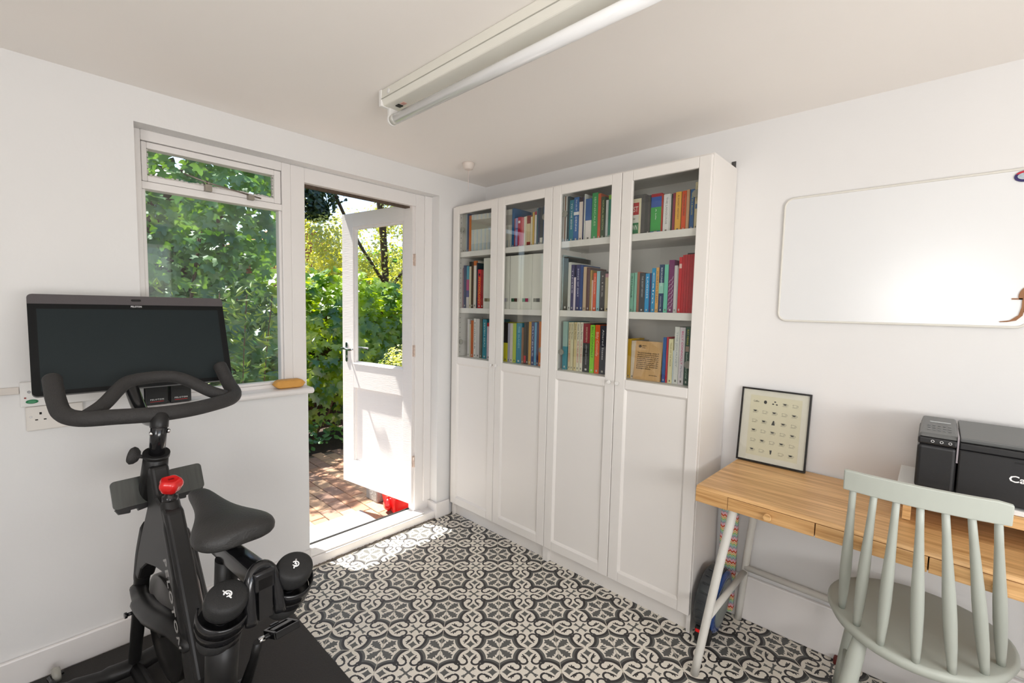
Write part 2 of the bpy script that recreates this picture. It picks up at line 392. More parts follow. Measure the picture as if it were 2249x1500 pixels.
struct(B(-0.90, RX+.5, RY-.6, 0.6, H+0.085, H+0.20).build('roof', mat('dark_roof_felt', (0.08, 0.08, 0.08), 0.9, noise=0.2)))
for nm, args, lo, hi in (('window_2', ('y', RY-0.09), (1.85, 1.35), (2.80, 2.02)), ('window_3', ('x', RX+0.09), (-2.8, 0.95), (-1.0, 2.02))):
    f = MB(); g = MB(); (a0, z0), (a1, z1) = lo, hi; d = args[1]; t = 0.05
    def bb(mb, p, q, zz0, zz1, th=0.03):
        if args[0] == 'y': mb.box(p, q, d-th, d+th, zz0, zz1)
        else: mb.box(d-th, d+th, p, q, zz0, zz1)
    bb(f, a0, a0+t, z0, z1); bb(f, a1-t, a1, z0, z1); bb(f, a0+t, a1-t, z0, z0+t); bb(f, a0+t, a1-t, z1-t, z1); bb(f, (a0+a1)/2-.02, (a0+a1)/2+.02, z0+t, z1-t)
    wnd = struct(f.build(nm, GLOSSW)); bb(g, a0+t, a1-t, z0+t, z1-t, 0.003); g.build('window_pane', GLASS, wnd)

# baseboards
struct(B(0.0, 0.016, RY, -1.222, 0.0, 0.108).build('baseboard_left', GLOSSW, bev=0.006))
b2 = MB(); b2.box(0.0, 0.016, OR_-0.016, -0.30, 0.0, 0.104); b2.box(-0.085, 0.0, OR_-0.016, OR_, 0.0, 0.104)
struct(b2.build('baseboard_left_pier', GLOSSW, bev=0.005))
struct(B(1.63, RX, -0.018, 0.0, 0.0, 0.205).build('baseboard_right', GLOSSW, bev=0.006))
struct(B(-0.085, 0.016, -1.224, -1.216, 0.0, 0.108).build('baseboard_left_end', GLOSSW, bev=0.002))

# ------------------------------------------------------------------ window_1
WL, WR = -1.871, -1.19
YM = -1.262                      # joint between window frame and door post
w1 = MB(); x0, x1 = -0.15, FX
w1.box(x0, x1, OL, OL+0.030, 0.955, OT); w1.box(x0, x1, -1.300, -1.258, 0.955, OT); w1.box(x0, x1, OL+0.03, -1.300, 2.030, OT); w1.box(x0, x1, OL+0.03, -1.300, 0.955, 0.978)
win = struct(w1.build('window_1', GLOSSW, bev=0.003))
ins = MB(); xa, xb = -0.135, FX-0.012
ins.box(xa, xb, OL+0.030, OL+0.042, 0.978, 1.838); ins.box(xa, xb, -1.312, -1.300, 0.978, 1.838); ins.box(xa, xb, OL+0.042, -1.312, 0.978, 0.990)
ins.box(xa, FX-0.004, OL+0.030, -1.300, 1.838, 1.868)
ins.build('glazing_bead', GLOSSW, win, bev=0.002)
cs = MB(); cs.box(xa, FX-0.008, OL+0.032, OL+0.050, 1.870, 2.028); cs.box(xa, FX-0.008, -1.332, -1.302, 1.870, 2.028); cs.box(xa, FX-0.008, OL+0.05, -1.332, 2.002, 2.028); cs.box(xa, FX-0.008, OL+0.05, -1.332, 1.870, 1.892)
case = cs.build('top_casement', GLOSSW, win, bev=0.003)
pu = MB()
for k in range(60):
    yy = OL+0.05+(0.489)*k/60; hh = 0.002+0.007*abs(math.sin(k*1.7))*abs(math.sin(k*0.31+1)); pu.box(-0.112, FX-0.012, yy, yy+0.0085, 1.891, 1.893+hh)
for k in range(14):
    zz = 1.895+0.105*k/14; pu.box(-0.112, FX-0.014, OL+0.049, OL+0.051+0.005*abs(math.sin(k*2.1)), zz, zz+0.008); pu.box(-0.112, FX-0.014, -1.335-0.006*abs(math.sin(k*1.3)), -1.331, zz, zz+0.008)
pu.build('flaking_putty', CHIP, case)
B(-0.112, -0.108, OL+0.045, -1.328, 1.888, 2.006).build('window_pane', GLASS, case)
B(-0.112, -0.108, OL+0.036, -1.306, 0.984, 1.842).build('window_pane', GLASS, win)
stay = MB(); stay.tube([(-0.07, -1.70, 1.925), (-0.066, -1.62, 1.905), (-0.066, -1.40, 1.876)], 0.0035, 6); stay.box(-0.09, -0.06, -1.625, -1.600, 1.868, 1.895); stay.box(-0.09, -0.06, -1.455, -1.43, 1.862, 1.884)
stay.cyl((-0.062, -1.612, 1.895), (-0.062, -1.612, 1.908), 0.005, n=8)
stay.build('casement_stay', mat('tarnished_metal', (0.30, 0.27, 0.23), 0.4, metal=0.8, noise=0.3), win)
sm = MB(); prof = [(-0.15, 0.932), (0.022, 0.932), (0.034, 0.938), (0.037, 0.946), (0.034, 0.955), (0.022, 0.961), (-0.15, 0.963)]
sm.prism(prof, lambda a, b, d: (a, d, b), OL+0.001, -1.200)
struct(sm.build('window_sill_1', GLOSSW, bev=0.004))

# ------------------------------------------------------------------ door_1: frame, threshold, leaf
df = MB(); DL, DR, DT = -1.190, -0.512, 1.998
df.box(x0, x1, -1.258, DL, 0.0, OT); df.box(x0, x1, DR, OR_, 0.0, OT); df.box(x0, x1, DL, DR, DT, OT)
door = struct(df.build('door_frame_1', GLOSSW, bev=0.003))
st2 = MB(); st2.box(x0-0.02, FX-0.03, DL-0.002, DL+0.001, 0.05, DT); st2.box(x0-0.005, FX-0.035, DL, DR, DT-0.010, DT); st2.build('bare_timber_rebate', RAWWOOD, door)
B(FX, FX+0.012, OR_-0.055, OR_, 0.105, OT).build('architrave', GLOSSW, door, bev=0.004)
tr = MB(); tr.box(-0.15, -0.004, -1.216, OR_, -0.10, 0.050); tr.box(-0.085, -0.012, -1.216, DR+0.03, 0.050, 0.060)
struct(tr.build('threshold_1', GLOSSW, bev=0.006))
B(-0.152, -0.142, DL, DR, 0.048, 0.056).build('rubber_seal', BLACKP, bpy.data.objects['threshold_1'])
ch = MB()
random.seed(3)
for k in range(90):
    yy = -1.20+0.80*k/90; ww = random.uniform(0.003, 0.010); ch.box(-0.004, 0.002+ww, yy, yy+0.0095, 0.0, random.uniform(0.002, 0.006))
ch.build('crumbling_mortar', mat('mortar_crumbs', (0.20, 0.17, 0.14), 0.95, noise=0.5, nscale=80), bpy.data.objects['threshold_1'])

leaf = thing('door_1', None, None, (-0.09, -0.53, 0), math.atan2(-0.11, -0.70)); leaf['kind'] = 'structure'
LW, LZ0, LZ1, LT = 0.708, 0.102, 2.012, 0.042   # local x from hinge, visible face at y=0, thickness towards -y... (local y negative)
fr = MB()
fr.box(0.0, 0.082, -LT, 0, LZ0, LZ1); fr.box(0.585, LW, -LT, 0, LZ0, LZ1)
fr.box(0.082, 0.585, -LT, 0, 1.915, LZ1); fr.box(0.082, 0.585, -LT, 0, 0.800, 0.972); fr.box(0.082, 0.585, -LT, 0, LZ0, 0.275)
fr.build('door_stile_and_rail', DOORP, leaf, bev=0.0025)
B(0.078, 0.590, -0.032, -0.016, 0.270, 0.805).build('door_panel', DOORP, leaf)
bd = MB()
bd.box(0.082, 0.094, -0.020, -0.004, 0.275, 0.800); bd.box(0.573, 0.585, -0.020, -0.004, 0.275, 0.800)
bd.box(0.082, 0.098, -0.030, -0.006, 0.980, 1.903); bd.box(0.569, 0.585, -0.030, -0.006, 0.980, 1.903); bd.box(0.082, 0.585, -0.030, -0.006, 1.900, 1.915)
bd.hexa([(0.082, -0.03, 0.970), (0.585, -0.03, 0.970), (0.585, 0.006, 0.970), (0.082, 0.006, 0.970), (0.082, -0.03, 0.988), (0.585, -0.03, 0.988), (0.585, 0.0, 0.976), (0.082, 0.0, 0.976)])
bd.build('glazing_bead', DOORP, leaf, bev=0.002)
B(0.088, 0.580, -0.026, -0.022, 0.975, 1.910).build('door_pane', GLASS, leaf)
hd = MB(); hd.lathe([(0.016, 0), (0.017, 0.002), (0.015, 0.006)], 16, Matrix.Translation((0.655, 0.0, 1.075)) @ Matrix.Rotation(-PI/2, 4, 'X'))
hd.box(0.642, 0.668, 0.0, 0.006, 0.990, 1.105); hd.lathe([(0.013, 0), (0.013, 0.006)], 16, Matrix.Translation((0.655, 0.0, 1.105)) @ Matrix.Rotation(-PI/2, 4, 'X')); hd.lathe([(0.013, 0), (0.013, 0.006)], 16, Matrix.Translation((0.655, 0.0, 0.990)) @ Matrix.Rotation(-PI/2, 4, 'X'))
hd.cyl((0.655, 0.004, 1.075), (0.655, 0.045, 1.075), 0.008, n=12)
hd.tube(smoothpath([(0.660, 0.045, 1.075), (0.62, 0.047, 1.077), (0.575, 0.046, 1.070), (0.535, 0.044, 1.076)]), [0.008]*5+[0.0075]*5+[0.008]*5+[0.006], 10)
hd.box(0.651, 0.659, 0.005, 0.008, 1.008, 1.024)
hd.build('door_handle', CHROME, leaf, bev=0.001)
hd2 = MB(); hd2.box(0.642, 0.668, -LT-0.006, -LT, 0.990, 1.105); hd2.cyl((0.655, -LT-0.045, 1.075), (0.655, -LT, 1.075), 0.008, n=12); hd2.tube([(0.655, -LT-0.045, 1.075), (0.54, -LT-0.045, 1.075)], 0.007, 10)
hd2.build('door_handle', CHROME, leaf, bev=0.001)
for zz in (1.67, 1.10, 0.385):
    hm = MB(); hm.cyl((-0.009, -0.012, zz-0.036), (-0.009, -0.012, zz+0.036), 0.0055, n=10); hm.box(-0.004, 0.0, -0.035, -0.004, zz-0.036, zz+0.036)
    hm.build('hinge', mat('painted_brass_hinge', (0.66, 0.52, 0.44), 0.5, noise=0.4, nscale=90), leaf)
fl2 = MB(); random.seed(5)
for k in range(80):
    zz = 0.12+1.86*k/80; fl2.box(-0.005, 0.0, -0.036-random.uniform(0, .005), -0.026, zz, zz+0.02)
fl2.build('chipped_door_edge', mat('bare_door_edge', (0.62, 0.53, 0.42), 0.7, noise=0.3, nscale=60), leaf)

# ------------------------------------------------------------------ ceiling: batten light, pull switch
lt = thing('fluorescent_batten_light', 'white fluorescent batten light with one bare tube on the ceiling', 'ceiling light', (0.70, -1.175, H))
LL = 1.53
bt = MB(); bt.prism([(-0.048, 0), (-0.050, -0.034), (-0.040, -0.058), (0.040, -0.058), (0.050, -0.034), (0.048, 0)], lambda a, b, d: (d, a, b), 0, LL)
WHBAT = mat('cream_enamel_batten', (0.80, 0.78, 0.70), 0.28, noise=0.02)
bt.build('batten_body', WHBAT, lt, bev=0.004)
gr = MB(); gr.box(0.0, LL, -0.0512, -0.0495, -0.037, -0.0345); gr.build('seam', mat('seam_grey', (0.45, 0.44, 0.38), 0.6), lt)
for ex in (0.0, LL):
    e = MB(); s = 1 if ex == 0 else -1
    e.box(ex-0.006, ex+0.010, -0.052, 0.052, -0.060, 0.0); e.box(min(ex, ex+s*.016), max(ex, ex+s*.016), -0.018, 0.018, -0.098, -0.058)
    e.lathe([(0.021, 0), (0.0215, 0.008), (0.020, 0.012)], 20, Matrix.Translation((ex, 0.0, -0.098)) @ Matrix.Rotation(s*PI/2, 4, 'Y'))
    e.build('end_cap', WHITEPL, lt, bev=0.002)
TUBEM = mat('frosted_tube', (0.86, 0.86, 0.86), 0.12, coat=0.5, noise=0.01)
tb = MB(); tb.cyl((0.034, 0, -0.098), (LL-0.034, 0, -0.098), 0.019, n=24); tb.build('fluorescent_tube', TUBEM, lt)
for a_, b_ in ((0.010, 0.036), (LL-0.036, LL-0.010)):
    tc_ = MB(); tc_.cyl((a_, 0, -0.098), (b_, 0, -0.098), 0.0192, n=24); tc_.build('tube_cap', mat('dull_aluminium', (0.7, 0.69, 0.64), 0.35, metal=0.4, noise=0.1), lt)
kn = MB(); kn.lathe([(0.009, 0), (0.009, 0.003), (0.006, 0.004)], 16, Matrix.Translation((0.06, -0.0495, -0.020)) @ Matrix.Rotation(PI/2, 4, 'X')); kn.build('knockout_plug', WHITEPL, lt)
B(0.050, 0.072, -0.014, 0.006, -0.061, -0.058).build('cable_slot', BLACKP, lt)
B(0.078, 0.100, -0.012, 0.004, -0.0595, -0.058).build('warning_label', mat('faded_pink_label', (0.72, 0.42, 0.36), 0.7, noise=0.3, nscale=200), lt)
ps = thing('pull_cord_switch', 'small white ceiling pull cord switch with a dangling cord near the corner', 'light switch', (0.305, -0.427, H))
q = MB(); q.lathe([(0.033, 0), (0.036, -0.006), (0.033, -0.016), (0.027, -0.034), (0.020, -0.038)], 20); q.build('switch_body', mat('aged_white_plastic', (0.74, 0.66, 0.60), 0.4, noise=0.05), ps)
q = MB(); q.tube([(0, 0, -0.036), (0.001, 0, -0.10), (0, 0.001, -0.155)], 0.0012, 6); q.build('pull_cord', mat('pinkish_cord', (0.75, 0.62, 0.56), 0.8), ps)
# ================================================================== BOOKCASES
BX0 = 0.0237; YF = -0.304
HINGE = mat('nickel_hinge', (0.35, 0.34, 0.30), 0.35, metal=0.8, noise=0.1)
BRASSK = mat('white_knob', (0.80, 0.78, 0.75), 0.3)
ZS = [1.731, 1.378, 1.065]
def bookcase(x0, label):
    bc = thing('bookcase', label, 'bookcase', (x0, 0, 0), 0, 'tall white bookcases along the wall')
    for a in (0.0, 0.782): B(a, a+0.018, -0.284, -0.004, 0, 2.02).build('side_panel', CABW, bc, bev=0.001)
    B(0.018, 0.782, -0.284, -0.004, 2.002, 2.02).build('top_panel', CABW, bc)
    B(0.018, 0.782, -0.010, -0.004, 0.05, 2.002).build('back_panel', CABW, bc)
    B(0.018, 0.782, -0.262, -0.244, 0.0, 0.082).build('plinth', CABW, bc)
    for z in ZS+[0.72, 0.40, 0.10]: B(0.018, 0.782, -0.281, -0.010, z-0.018-(0.014 if z > 1.1 else 0), z).build('shelf', CABW, bc, bev=0.001)
    B(0.391, 0.409, -0.07, -0.012, 0.1, 0.7).build('back_batten', CABW, bc)
    hol = MB()
    for sx in (0.0181, 0.7819):
        for k in range(28):
            z = 1.09+k*0.032
            for yy in (-0.25, -0.05): hol.box(sx-0.0008, sx+0.0008, yy-0.0025, yy+0.0025, z-0.0025, z+0.0025)
    o = hol.build('shelf_pin_hole', mat('hole_shadow_plastic', (0.25, 0.24, 0.22), 0.7), bc); o['kind'] = 'stuff'
    for i in range(2):
        a, b = i*0.4+0.0015, (i+1)*0.4-0.0015; s = 0.052; y0, y1 = YF, -0.2855
        fr = MB(); z0, z1 = 0.088, 2.010
        fr.box(a, a+s, y0, y1, z0, z1); fr.box(b-s, b, y0, y1, z0, z1); fr.box(a+s, b-s, y0, y1, z1-0.045, z1); fr.box(a+s, b-s, y0, y1, 1.020, 1.064); fr.box(a+s, b-s, y0, y1, z0, z0+0.048)
        d = fr.build('door', CABW, bc, bev=0.003)
        B(a+s-.004, b-s+.004, y0+0.011, y1-0.002, z0+0.044, 1.024).build('door_panel', CABW, d)
        mo = MB()
        for (p, q2, r, t) in ((a+s, a+s+.009, z0+.048, 1.02), (b-s-.009, b-s, z0+.048, 1.02)):
            o1, o2 = (y0+0.002, y0+0.011) if p == a+s else (y0+0.011, y0+0.002)
            mo.hexa([(p, o1, r), (q2, o2, r), (q2, y0+.013, r), (p, y0+.013, r), (p, o1, t), (q2, o2, t), (q2, y0+.013, t), (p, y0+.013, t)])
        for (r, t, o1, o2) in ((z0+.048, z0+.057, y0+.002, y0+.011), (1.011, 1.02, y0+.011, y0+.002)):
            mo.hexa([(a+s, o1, r), (b-s, o1, r), (b-s, y0+.013, r), (a+s, y0+.013, r), (a+s, o2, t), (b-s, o2, t), (b-s, y0+.013, t), (a+s, y0+.013, t)])
        mo.build('panel_moulding', CABW, d)
        B(a+s-.004, b-s+.004, y0+0.009, y0+0.012, 1.060, z1-0.041).build('glass_pane', GLASSC, d)
        kx = b-0.020 if i == 0 else a+0.020
        kb = MB(); kb.lathe([(0.004, 0), (0.004, 0.010), (0.0095, 0.014), (0.0105, 0.018), (0.008, 0.021)], 16, Matrix.Translation((kx, y0, 1.045)) @ Matrix.Rotation(PI/2, 4, 'X')); kb.build('knob', BRASSK, d)
        hx = a+0.030 if i == 0 else b-0.030
        for z in (1.87, 1.16, 0.2):
            hb = MB(); sx = 1 if i == 0 else -1
            hb.lathe([(0.016, 0), (0.016, 0.006)], 14, Matrix.Translation((hx+sx*0.035, y1+.0005, z)) @ Matrix.Rotation(-PI/2, 4, 'X')); hb.box(min(hx-sx*.012, hx+sx*.038), max(hx-sx*.012, hx+sx*.038), y1+.004, y1+.016, z-.008, z+.008)
            hb.build('hinge', HINGE, d)
    return bc
bookcase(BX0, 'tall white bookcase with two glazed doors in the corner beside the garden door')
bookcase(BX0+0.8, 'tall white bookcase with two glazed doors on the side nearer the desk')
br = MB(); br.box(1.598, 1.616, -0.004, 0.0, 2.022, 2.055); br.box(1.598, 1.616, -0.026, 0.0, 2.0201, 2.0225); br.cyl((1.607, -0.004, 2.044), (1.607, -0.007, 2.044), 0.004, n=8)
tag(br.build('wall_bracket', STEEL), 'tiny metal angle bracket above the right top corner of the bookcases', 'bracket')

BOOKS = {
 'C1T': [
  (0.0285, 0.0187, 0.247, 'd6d3ca', 'thin off-white magazine'),
  (0.0483, 0.0179, 0.246, 'cfccc2', 'thin off-white magazine'),
  (0.0673, 0.0142, 0.244, 'c4c5bd', 'thin grey-white magazine'),
  (0.0821, 0.0078, 0.244, '9db7c9', 'thin pale blue booklet'),
  (0.0899, 0.0161, 0.244, '1f2f63', 'navy blue book'),
  (0.1067, 0.0208, 0.23, 'd9731f', 'orange book'),
  (0.1283, 0.0124, 0.232, 'dfe0da', 'J'),
  (0.141, 0.0123, 0.231, 'cfd8dc', 'J'),
  (0.1537, 0.0123, 0.23, 'e3e0d4', 'J'),
  (0.1663, 0.0122, 0.23, 'dfe0da', 'J'),
  (0.1788, 0.0121, 0.229, 'cfd8dc', 'J'),
  (0.1912, 0.012, 0.229, 'e3e0d4', 'J'),
  (0.2036, 0.012, 0.228, 'dfe0da', 'J'),
  (0.2159, 0.0119, 0.228, 'cfd8dc', 'J'),
  (0.2281, 0.0118, 0.227, 'e3e0d4', 'J'),
  (0.2403, 0.0118, 0.227, 'dfe0da', 'J'),
  (0.2523, 0.0117, 0.226, 'cfd8dc', 'J'),
  (0.2644, 0.0116, 0.226, 'e3e0d4', 'J'),
  (0.2763, 0.0116, 0.225, 'dfe0da', 'J'),
  (0.2882, 0.0115, 0.225, 'cfd8dc', 'J'),
  (0.3, 0.0114, 0.224, 'e3e0d4', 'J'),
  (0.3117, 0.0114, 0.224, 'dfe0da', 'J'),
 ],
 'C2T': [
  (0.4248, 0.0132, 0.225, 'dcd9cd', 'J'),
  (0.4383, 0.0134, 0.224, 'd3d0c4', 'J'),
  (0.4521, 0.0134, 0.224, 'dcd9cd', 'J'),
  (0.4658, 0.0126, 0.223, 'cfccc0', 'J'),
  (0.4804, 0.0189, 0.226, '1d5f93', 'tall blue book'),
  (0.5, 0.006, 0.166, 'b8453b', 'thin red-brown paperback'),
  (0.5067, 0.0186, 0.168, '9a93c4', 'lavender paperback with a blue band', '', 'band', '4b6a9b'),
  (0.5273, 0.0197, 0.171, 'b3163f', 'crimson paperback with a white label', '', 'label', 'f0e9e6'),
  (0.5477, 0.0098, 0.169, 'cc4a52', 'rose red paperback'),
  (0.5581, 0.0143, 0.167, 'd9727a', 'pink paperback'),
  (0.5736, 0.0122, 0.168, 'e6e0d2', 'white slim paperback'),
  (0.5862, 0.0093, 0.169, 'e3d6b4', 'cream slim paperback'),
  (0.5964, 0.0244, 0.171, 'e0cda3', 'cream book with two brick red spine blocks', '', 'blocks', '8e2a20'),
  (0.6233, 0.0135, 0.162, 'e4d8ba', 'plain cream paperback'),
  (0.6383, 0.0106, 0.185, 'd9b24d', 'slim mustard yellow book'),
  (0.6529, 0.0132, 0.187, 'e7ddd8', 'white book with a crimson top', '', 'top', 'a81540'),
  (0.6668, 0.0092, 0.202, '3a6670', 'teal grey slim book'),
  (0.6766, 0.0131, 0.205, '1d2c52', 'dark navy hardback'),
  (0.6905, 0.0217, 0.204, '27353b', 'charcoal hardback with a white foot', '', 'foot', 'e4e2da'),
  (0.7137, 0.0134, 0.209, '2a5f8c', 'blue patterned tall book'),
 ],
 'C3T': [
  (0.8481, 0.0086, 0.239, 'e4e2dc', 'thin white folder'),
  (0.8573, 0.0057, 0.239, '8a5a3c', 'thin brown folder'),
  (0.8639, 0.0077, 0.238, 'e6e4dd', 'tall thin white book'),
  (0.8738, 0.0133, 0.235, '28474f', 'dark slate teal book'),
  (0.8879, 0.0262, 0.214, '1f8095', 'teal book with white lettering', 'TO THE EDGE', 't', 'f0f4f4'),
  (0.915, 0.0302, 0.224, '1f63a5', 'blue book with white lettering and white band', 'DENNIS LEHANE', 't', 'f5f5f5'),
  (0.9479, 0.0216, 0.219, 'e8d8cd', 'pale book with a navy edge and maroon top', '', 'top', '2c1b2c'),
  (0.9702, 0.0064, 0.218, '2f3763', 'thin navy book'),
  (0.9783, 0.0072, 0.232, 'd8d9d4', 'tall thin white box folder'),
  (0.9873, 0.0341, 0.206, 'ece3df', 'white book with a deep blue upper half', 'WHY', 'tophalf', '1f5a9c'),
  (1.0248, 0.0341, 0.229, '2a9a52', 'thick green book', 'SENNSCALES', 't', 'bfe8b5'),
  (1.0594, 0.0157, 0.222, 'd2581f', 'burnt orange book'),
  (1.0771, 0.022, 0.203, '39502e', 'olive green paperback', 'NATURAL SELECTION', 't', 'c9c989'),
  (1.1045, 0.0133, 0.184, 'dfe3e2', 'white slim paperback'),
  (1.1193, 0.0156, 0.206, '0f8a72', 'teal green paperback with a lime top', 'THE FIELD', 'top', '8ccf3f'),
  (1.1363, 0.0068, 0.194, 'd7cf4b', 'thin yellow paperback'),
 ],
 'C4T': [
  (1.3167, 0.0189, 0.174, '55524f', 'charcoal box file'),
  (1.3392, 0.0485, 0.176, '2f57a6', 'thick green and blue hardback with a red top', '', 'hb', '3fa34d'),
  (1.3879, 0.0077, 0.171, 'b3392b', 'thin red and tan book'),
  (1.3978, 0.0286, 0.166, 'e6e3e2', 'white thick paperback', 'THE LANGUAGE', 't', '9a9a9a'),
  (1.4275, 0.0042, 0.164, 'e6e8e4', 'very thin white book'),
  (1.4324, 0.0066, 0.164, '3b3f3a', 'dark green speckled paperback'),
  (1.4401, 0.0109, 0.166, '8e3346', 'maroon paperback'),
  (1.4521, 0.0248, 0.168, 'edb344', 'yellow paperback with brown lettering', 'A SHORT HISTORY', 't', '8a5a1f'),
  (1.4807, 0.0184, 0.168, 'e5551d', 'bright orange paperback', 'THE BONE PEOPLE', 't', '5a1a10'),
  (1.5001, 0.0126, 0.171, 'd9a77b', 'tan paperback'),
  (1.5158, 0.0172, 0.169, '1f5f9c', 'blue paperback with yellow lettering', 'ONE IN A BILLION', 't', 'e6e070'),
  (1.5354, 0.0147, 0.196, 'e3d3a8', 'tall cream book with a blue emblem', '', 'emblem', '3a6a9a'),
  (1.5513, 0.0065, 0.208, '23282f', 'tall black book at the right end'),
 ],
 'C1M': [
  (0.0528, 0.007, 0.257, 'b98a94', 'thin dusty pink booklet'),
  (0.061, 0.0229, 0.273, '223a6b', 'navy blue paperback'),
  (0.0889, 0.0219, 0.268, '3aa0bd', 'cyan and magenta striped paperback', '', 'cmw', 'b8407f'),
  (0.1146, 0.019, 0.293, 'e0d4b8', 'cream book with a black top', '', 'top', '14181a'),
  (0.1343, 0.0192, 0.292, '4a2c12', 'dark brown book'),
  (0.1561, 0.0253, 0.297, 'e3d8cc', 'cream book with an orange top', '', 'top', 'c96a2a'),
  (0.1828, 0.0118, 0.283, '20243a', 'dark navy slim book'),
  (0.1961, 0.0291, 0.241, 'd01f2a', 'red book with yellow psychology lettering', 'PSYCHOLOGY', 't', 'f3b02a'),
  (0.2259, 0.0209, 0.238, '9c1218', 'deep red paperback'),
  (0.2486, 0.0213, 0.193, '6c5f6d', 'purple grey short paperback'),
 ],
 'C1B': [
  (0.1055, 0.0177, 0.242, 'dfdada', 'slim white paperback with a black dot'),
  (0.1239, 0.0115, 0.21, 'd9d0b8', 'thin cream booklet'),
  (0.1377, 0.0234, 0.234, 'c2602f', 'rust orange paperback'),
  (0.1635, 0.0232, 0.247, 'e4dfda', 'white paperback with black letters', 'SINGULAR', 't', '222222'),
  (0.1893, 0.0287, 0.246, 'cfc8c6', 'pale grey paperback'),
  (0.2199, 0.0197, 0.246, '6b6a60', 'dark grey paperback'),
  (0.2476, 0.0349, 0.245, '2f8598', 'teal paperback with a pale blue edge', 'SEVEN SEAS', 't', 'bfe0e0'),
  (0.2862, 0.029, 0.225, 'd8c3cc', 'pale pink paperback with black dots and red top', 'oooo', 'top', 'b3222a'),
 ],
 'C2B': [
  (0.4198, 0.0102, 0.213, '2c4a35', 'dark green slim paperback'),
  (0.4313, 0.0324, 0.233, 'd8cf2a', 'yellow paperback with a black upper half', '', 'tophalf', '15130f'),
  (0.4652, 0.0171, 0.229, 'b9b8c8', 'lavender white paperback'),
  (0.4833, 0.0221, 0.23, 'e0d5cf', 'white paperback with a small blue mark'),
  (0.5063, 0.0258, 0.23, 'b9c95a', 'lime and cream paperback'),
  (0.5342, 0.0388, 0.233, '11809c', 'thick teal blue paperback', 'THE ISLANDS', 't', '8fd0dd'),
  (0.5745, 0.017, 0.209, '8b6a55', 'brown and white paperback'),
  (0.5927, 0.0183, 0.24, '54504b', 'dark grey paperback with a red dot', '', 'foot', 'cf4a4f'),
  (0.6119, 0.0144, 0.242, '4a4440', 'charcoal brown paperback'),
  (0.6283, 0.0191, 0.244, 'c9973a', 'ochre paperback'),
  (0.6485, 0.0214, 0.242, '2b3c74', 'navy paperback with pale lettering', 'RIVERS', 't', 'c8cce0'),
  (0.6711, 0.0156, 0.242, '66a9cf', 'light blue paperback'),
  (0.6878, 0.0136, 0.239, '3a2f5e', 'slim indigo paperback'),
  (0.7033, 0.0219, 0.248, 'd9782a', 'orange paperback at the right end'),
 ],
 'C3M': [
  (0.8544, 0.0048, 0.29, 'a9c0c4', 'thin translucent blue folder'),
  (0.8604, 0.0303, 0.28, '1e2322', 'tall black album'),
  (0.8919, 0.0176, 0.25, 'dcdcd4', 'white speckled book'),
  (0.9106, 0.0174, 0.236, '4a4570', 'dark violet paperback with pale lettering', 'TIMES', 't', 'd8d0e0'),
  (0.9285, 0.0121, 0.171, 'e0d2dc', 'short pale pink booklet'),
  (0.9423, 0.0244, 0.234, '2a2c66', 'indigo paperback with white lettering', 'SONG OF DIRT', 't', 'e0e0f0'),
  (0.9673, 0.0168, 0.232, '2c4a86', 'royal blue paperback'),
  (0.9869, 0.0188, 0.222, 'cbb294', 'beige paperback'),
  (1.0068, 0.0208, 0.217, '5e3b38', 'maroon brown paperback'),
  (1.0282, 0.0092, 0.204, 'b08c3a', 'mustard paperback'),
  (1.0379, 0.0086, 0.154, 'dcb9a4', 'thin salmon paperback'),
  (1.0476, 0.0166, 0.189, 'e8592a', 'orange paperback with small white oval', '', 'oval', 'f4f0e8'),
  (1.0669, 0.018, 0.197, '9fcfd8', 'pale aqua paperback'),
  (1.0864, 0.0271, 0.195, '3b3536', 'black brown paperback with white dot', 'LIES', 't', 'bdb6b0'),
  (1.1155, 0.0276, 0.183, 'd9cba4', 'cream paperback with pink edging', '', 'top', 'c9929a'),
 ],
 'C4M': [
  (1.2506, 0.0176, 0.181, '8ccbb0', 'mint green paperback at the left end', 'RITUALS', 't', '3a6a58'),
  (1.2687, 0.003, 0.185, '2c3634', 'very thin black booklet'),
  (1.2727, 0.0124, 0.182, '93cfb8', 'slim mint green paperback'),
  (1.2861, 0.0118, 0.185, 'a8664c', 'reddish brown slim paperback'),
  (1.2989, 0.0267, 0.179, '35373a', 'charcoal paperback', 'THE SECRET HISTORY', 't', 'c0c0c0'),
  (1.3271, 0.0201, 0.176, '1295cf', 'bright blue paperback with spaced white letters', 'LAGOM', 't', 'e6f4ff'),
  (1.3481, 0.0083, 0.177, '2a2a66', 'slim indigo paperback'),
  (1.3576, 0.0188, 0.199, '0f8fc4', 'blue paperback with white script lettering', 'Calm', 't', 'e6f4ff'),
  (1.3773, 0.0144, 0.201, 'e0a85c', 'tan paperback with black lettering', 'IN THE DAYS OF RAIN', 't', '4a3018'),
  (1.393, 0.0213, 0.213, '1f3f66', 'navy paperback with a mint middle band', 'RECKONING', 'tm', '9ad0bd'),
  (1.4168, 0.0178, 0.212, '74cbb0', 'mint turquoise paperback'),
  (1.4362, 0.0244, 0.231, '7a2f66', 'plum book with white swirls', '', 'swirl', 'e8d8e4'),
  (1.4619, 0.0136, 0.206, 'd3d0cf', 'white slim paperback'),
  (1.4759, 0.0039, 0.2, 'b9b6b6', 'thin grey booklet'),
  (1.4809, 0.0145, 0.241, 'd2232c', 'red paperback with a white label', '', 'label', 'f0c8c0'),
  (1.4963, 0.0094, 0.249, 'c81d28', 'R'),
  (1.5059, 0.0108, 0.25, 'c2202b', 'R'),
  (1.517, 0.0108, 0.25, 'c81d28', 'R'),
  (1.5279, 0.0107, 0.25, 'bd1c27', 'R'),
  (1.5388, 0.0118, 0.251, 'c2202b', 'R'),
 ],
 'C3B': [
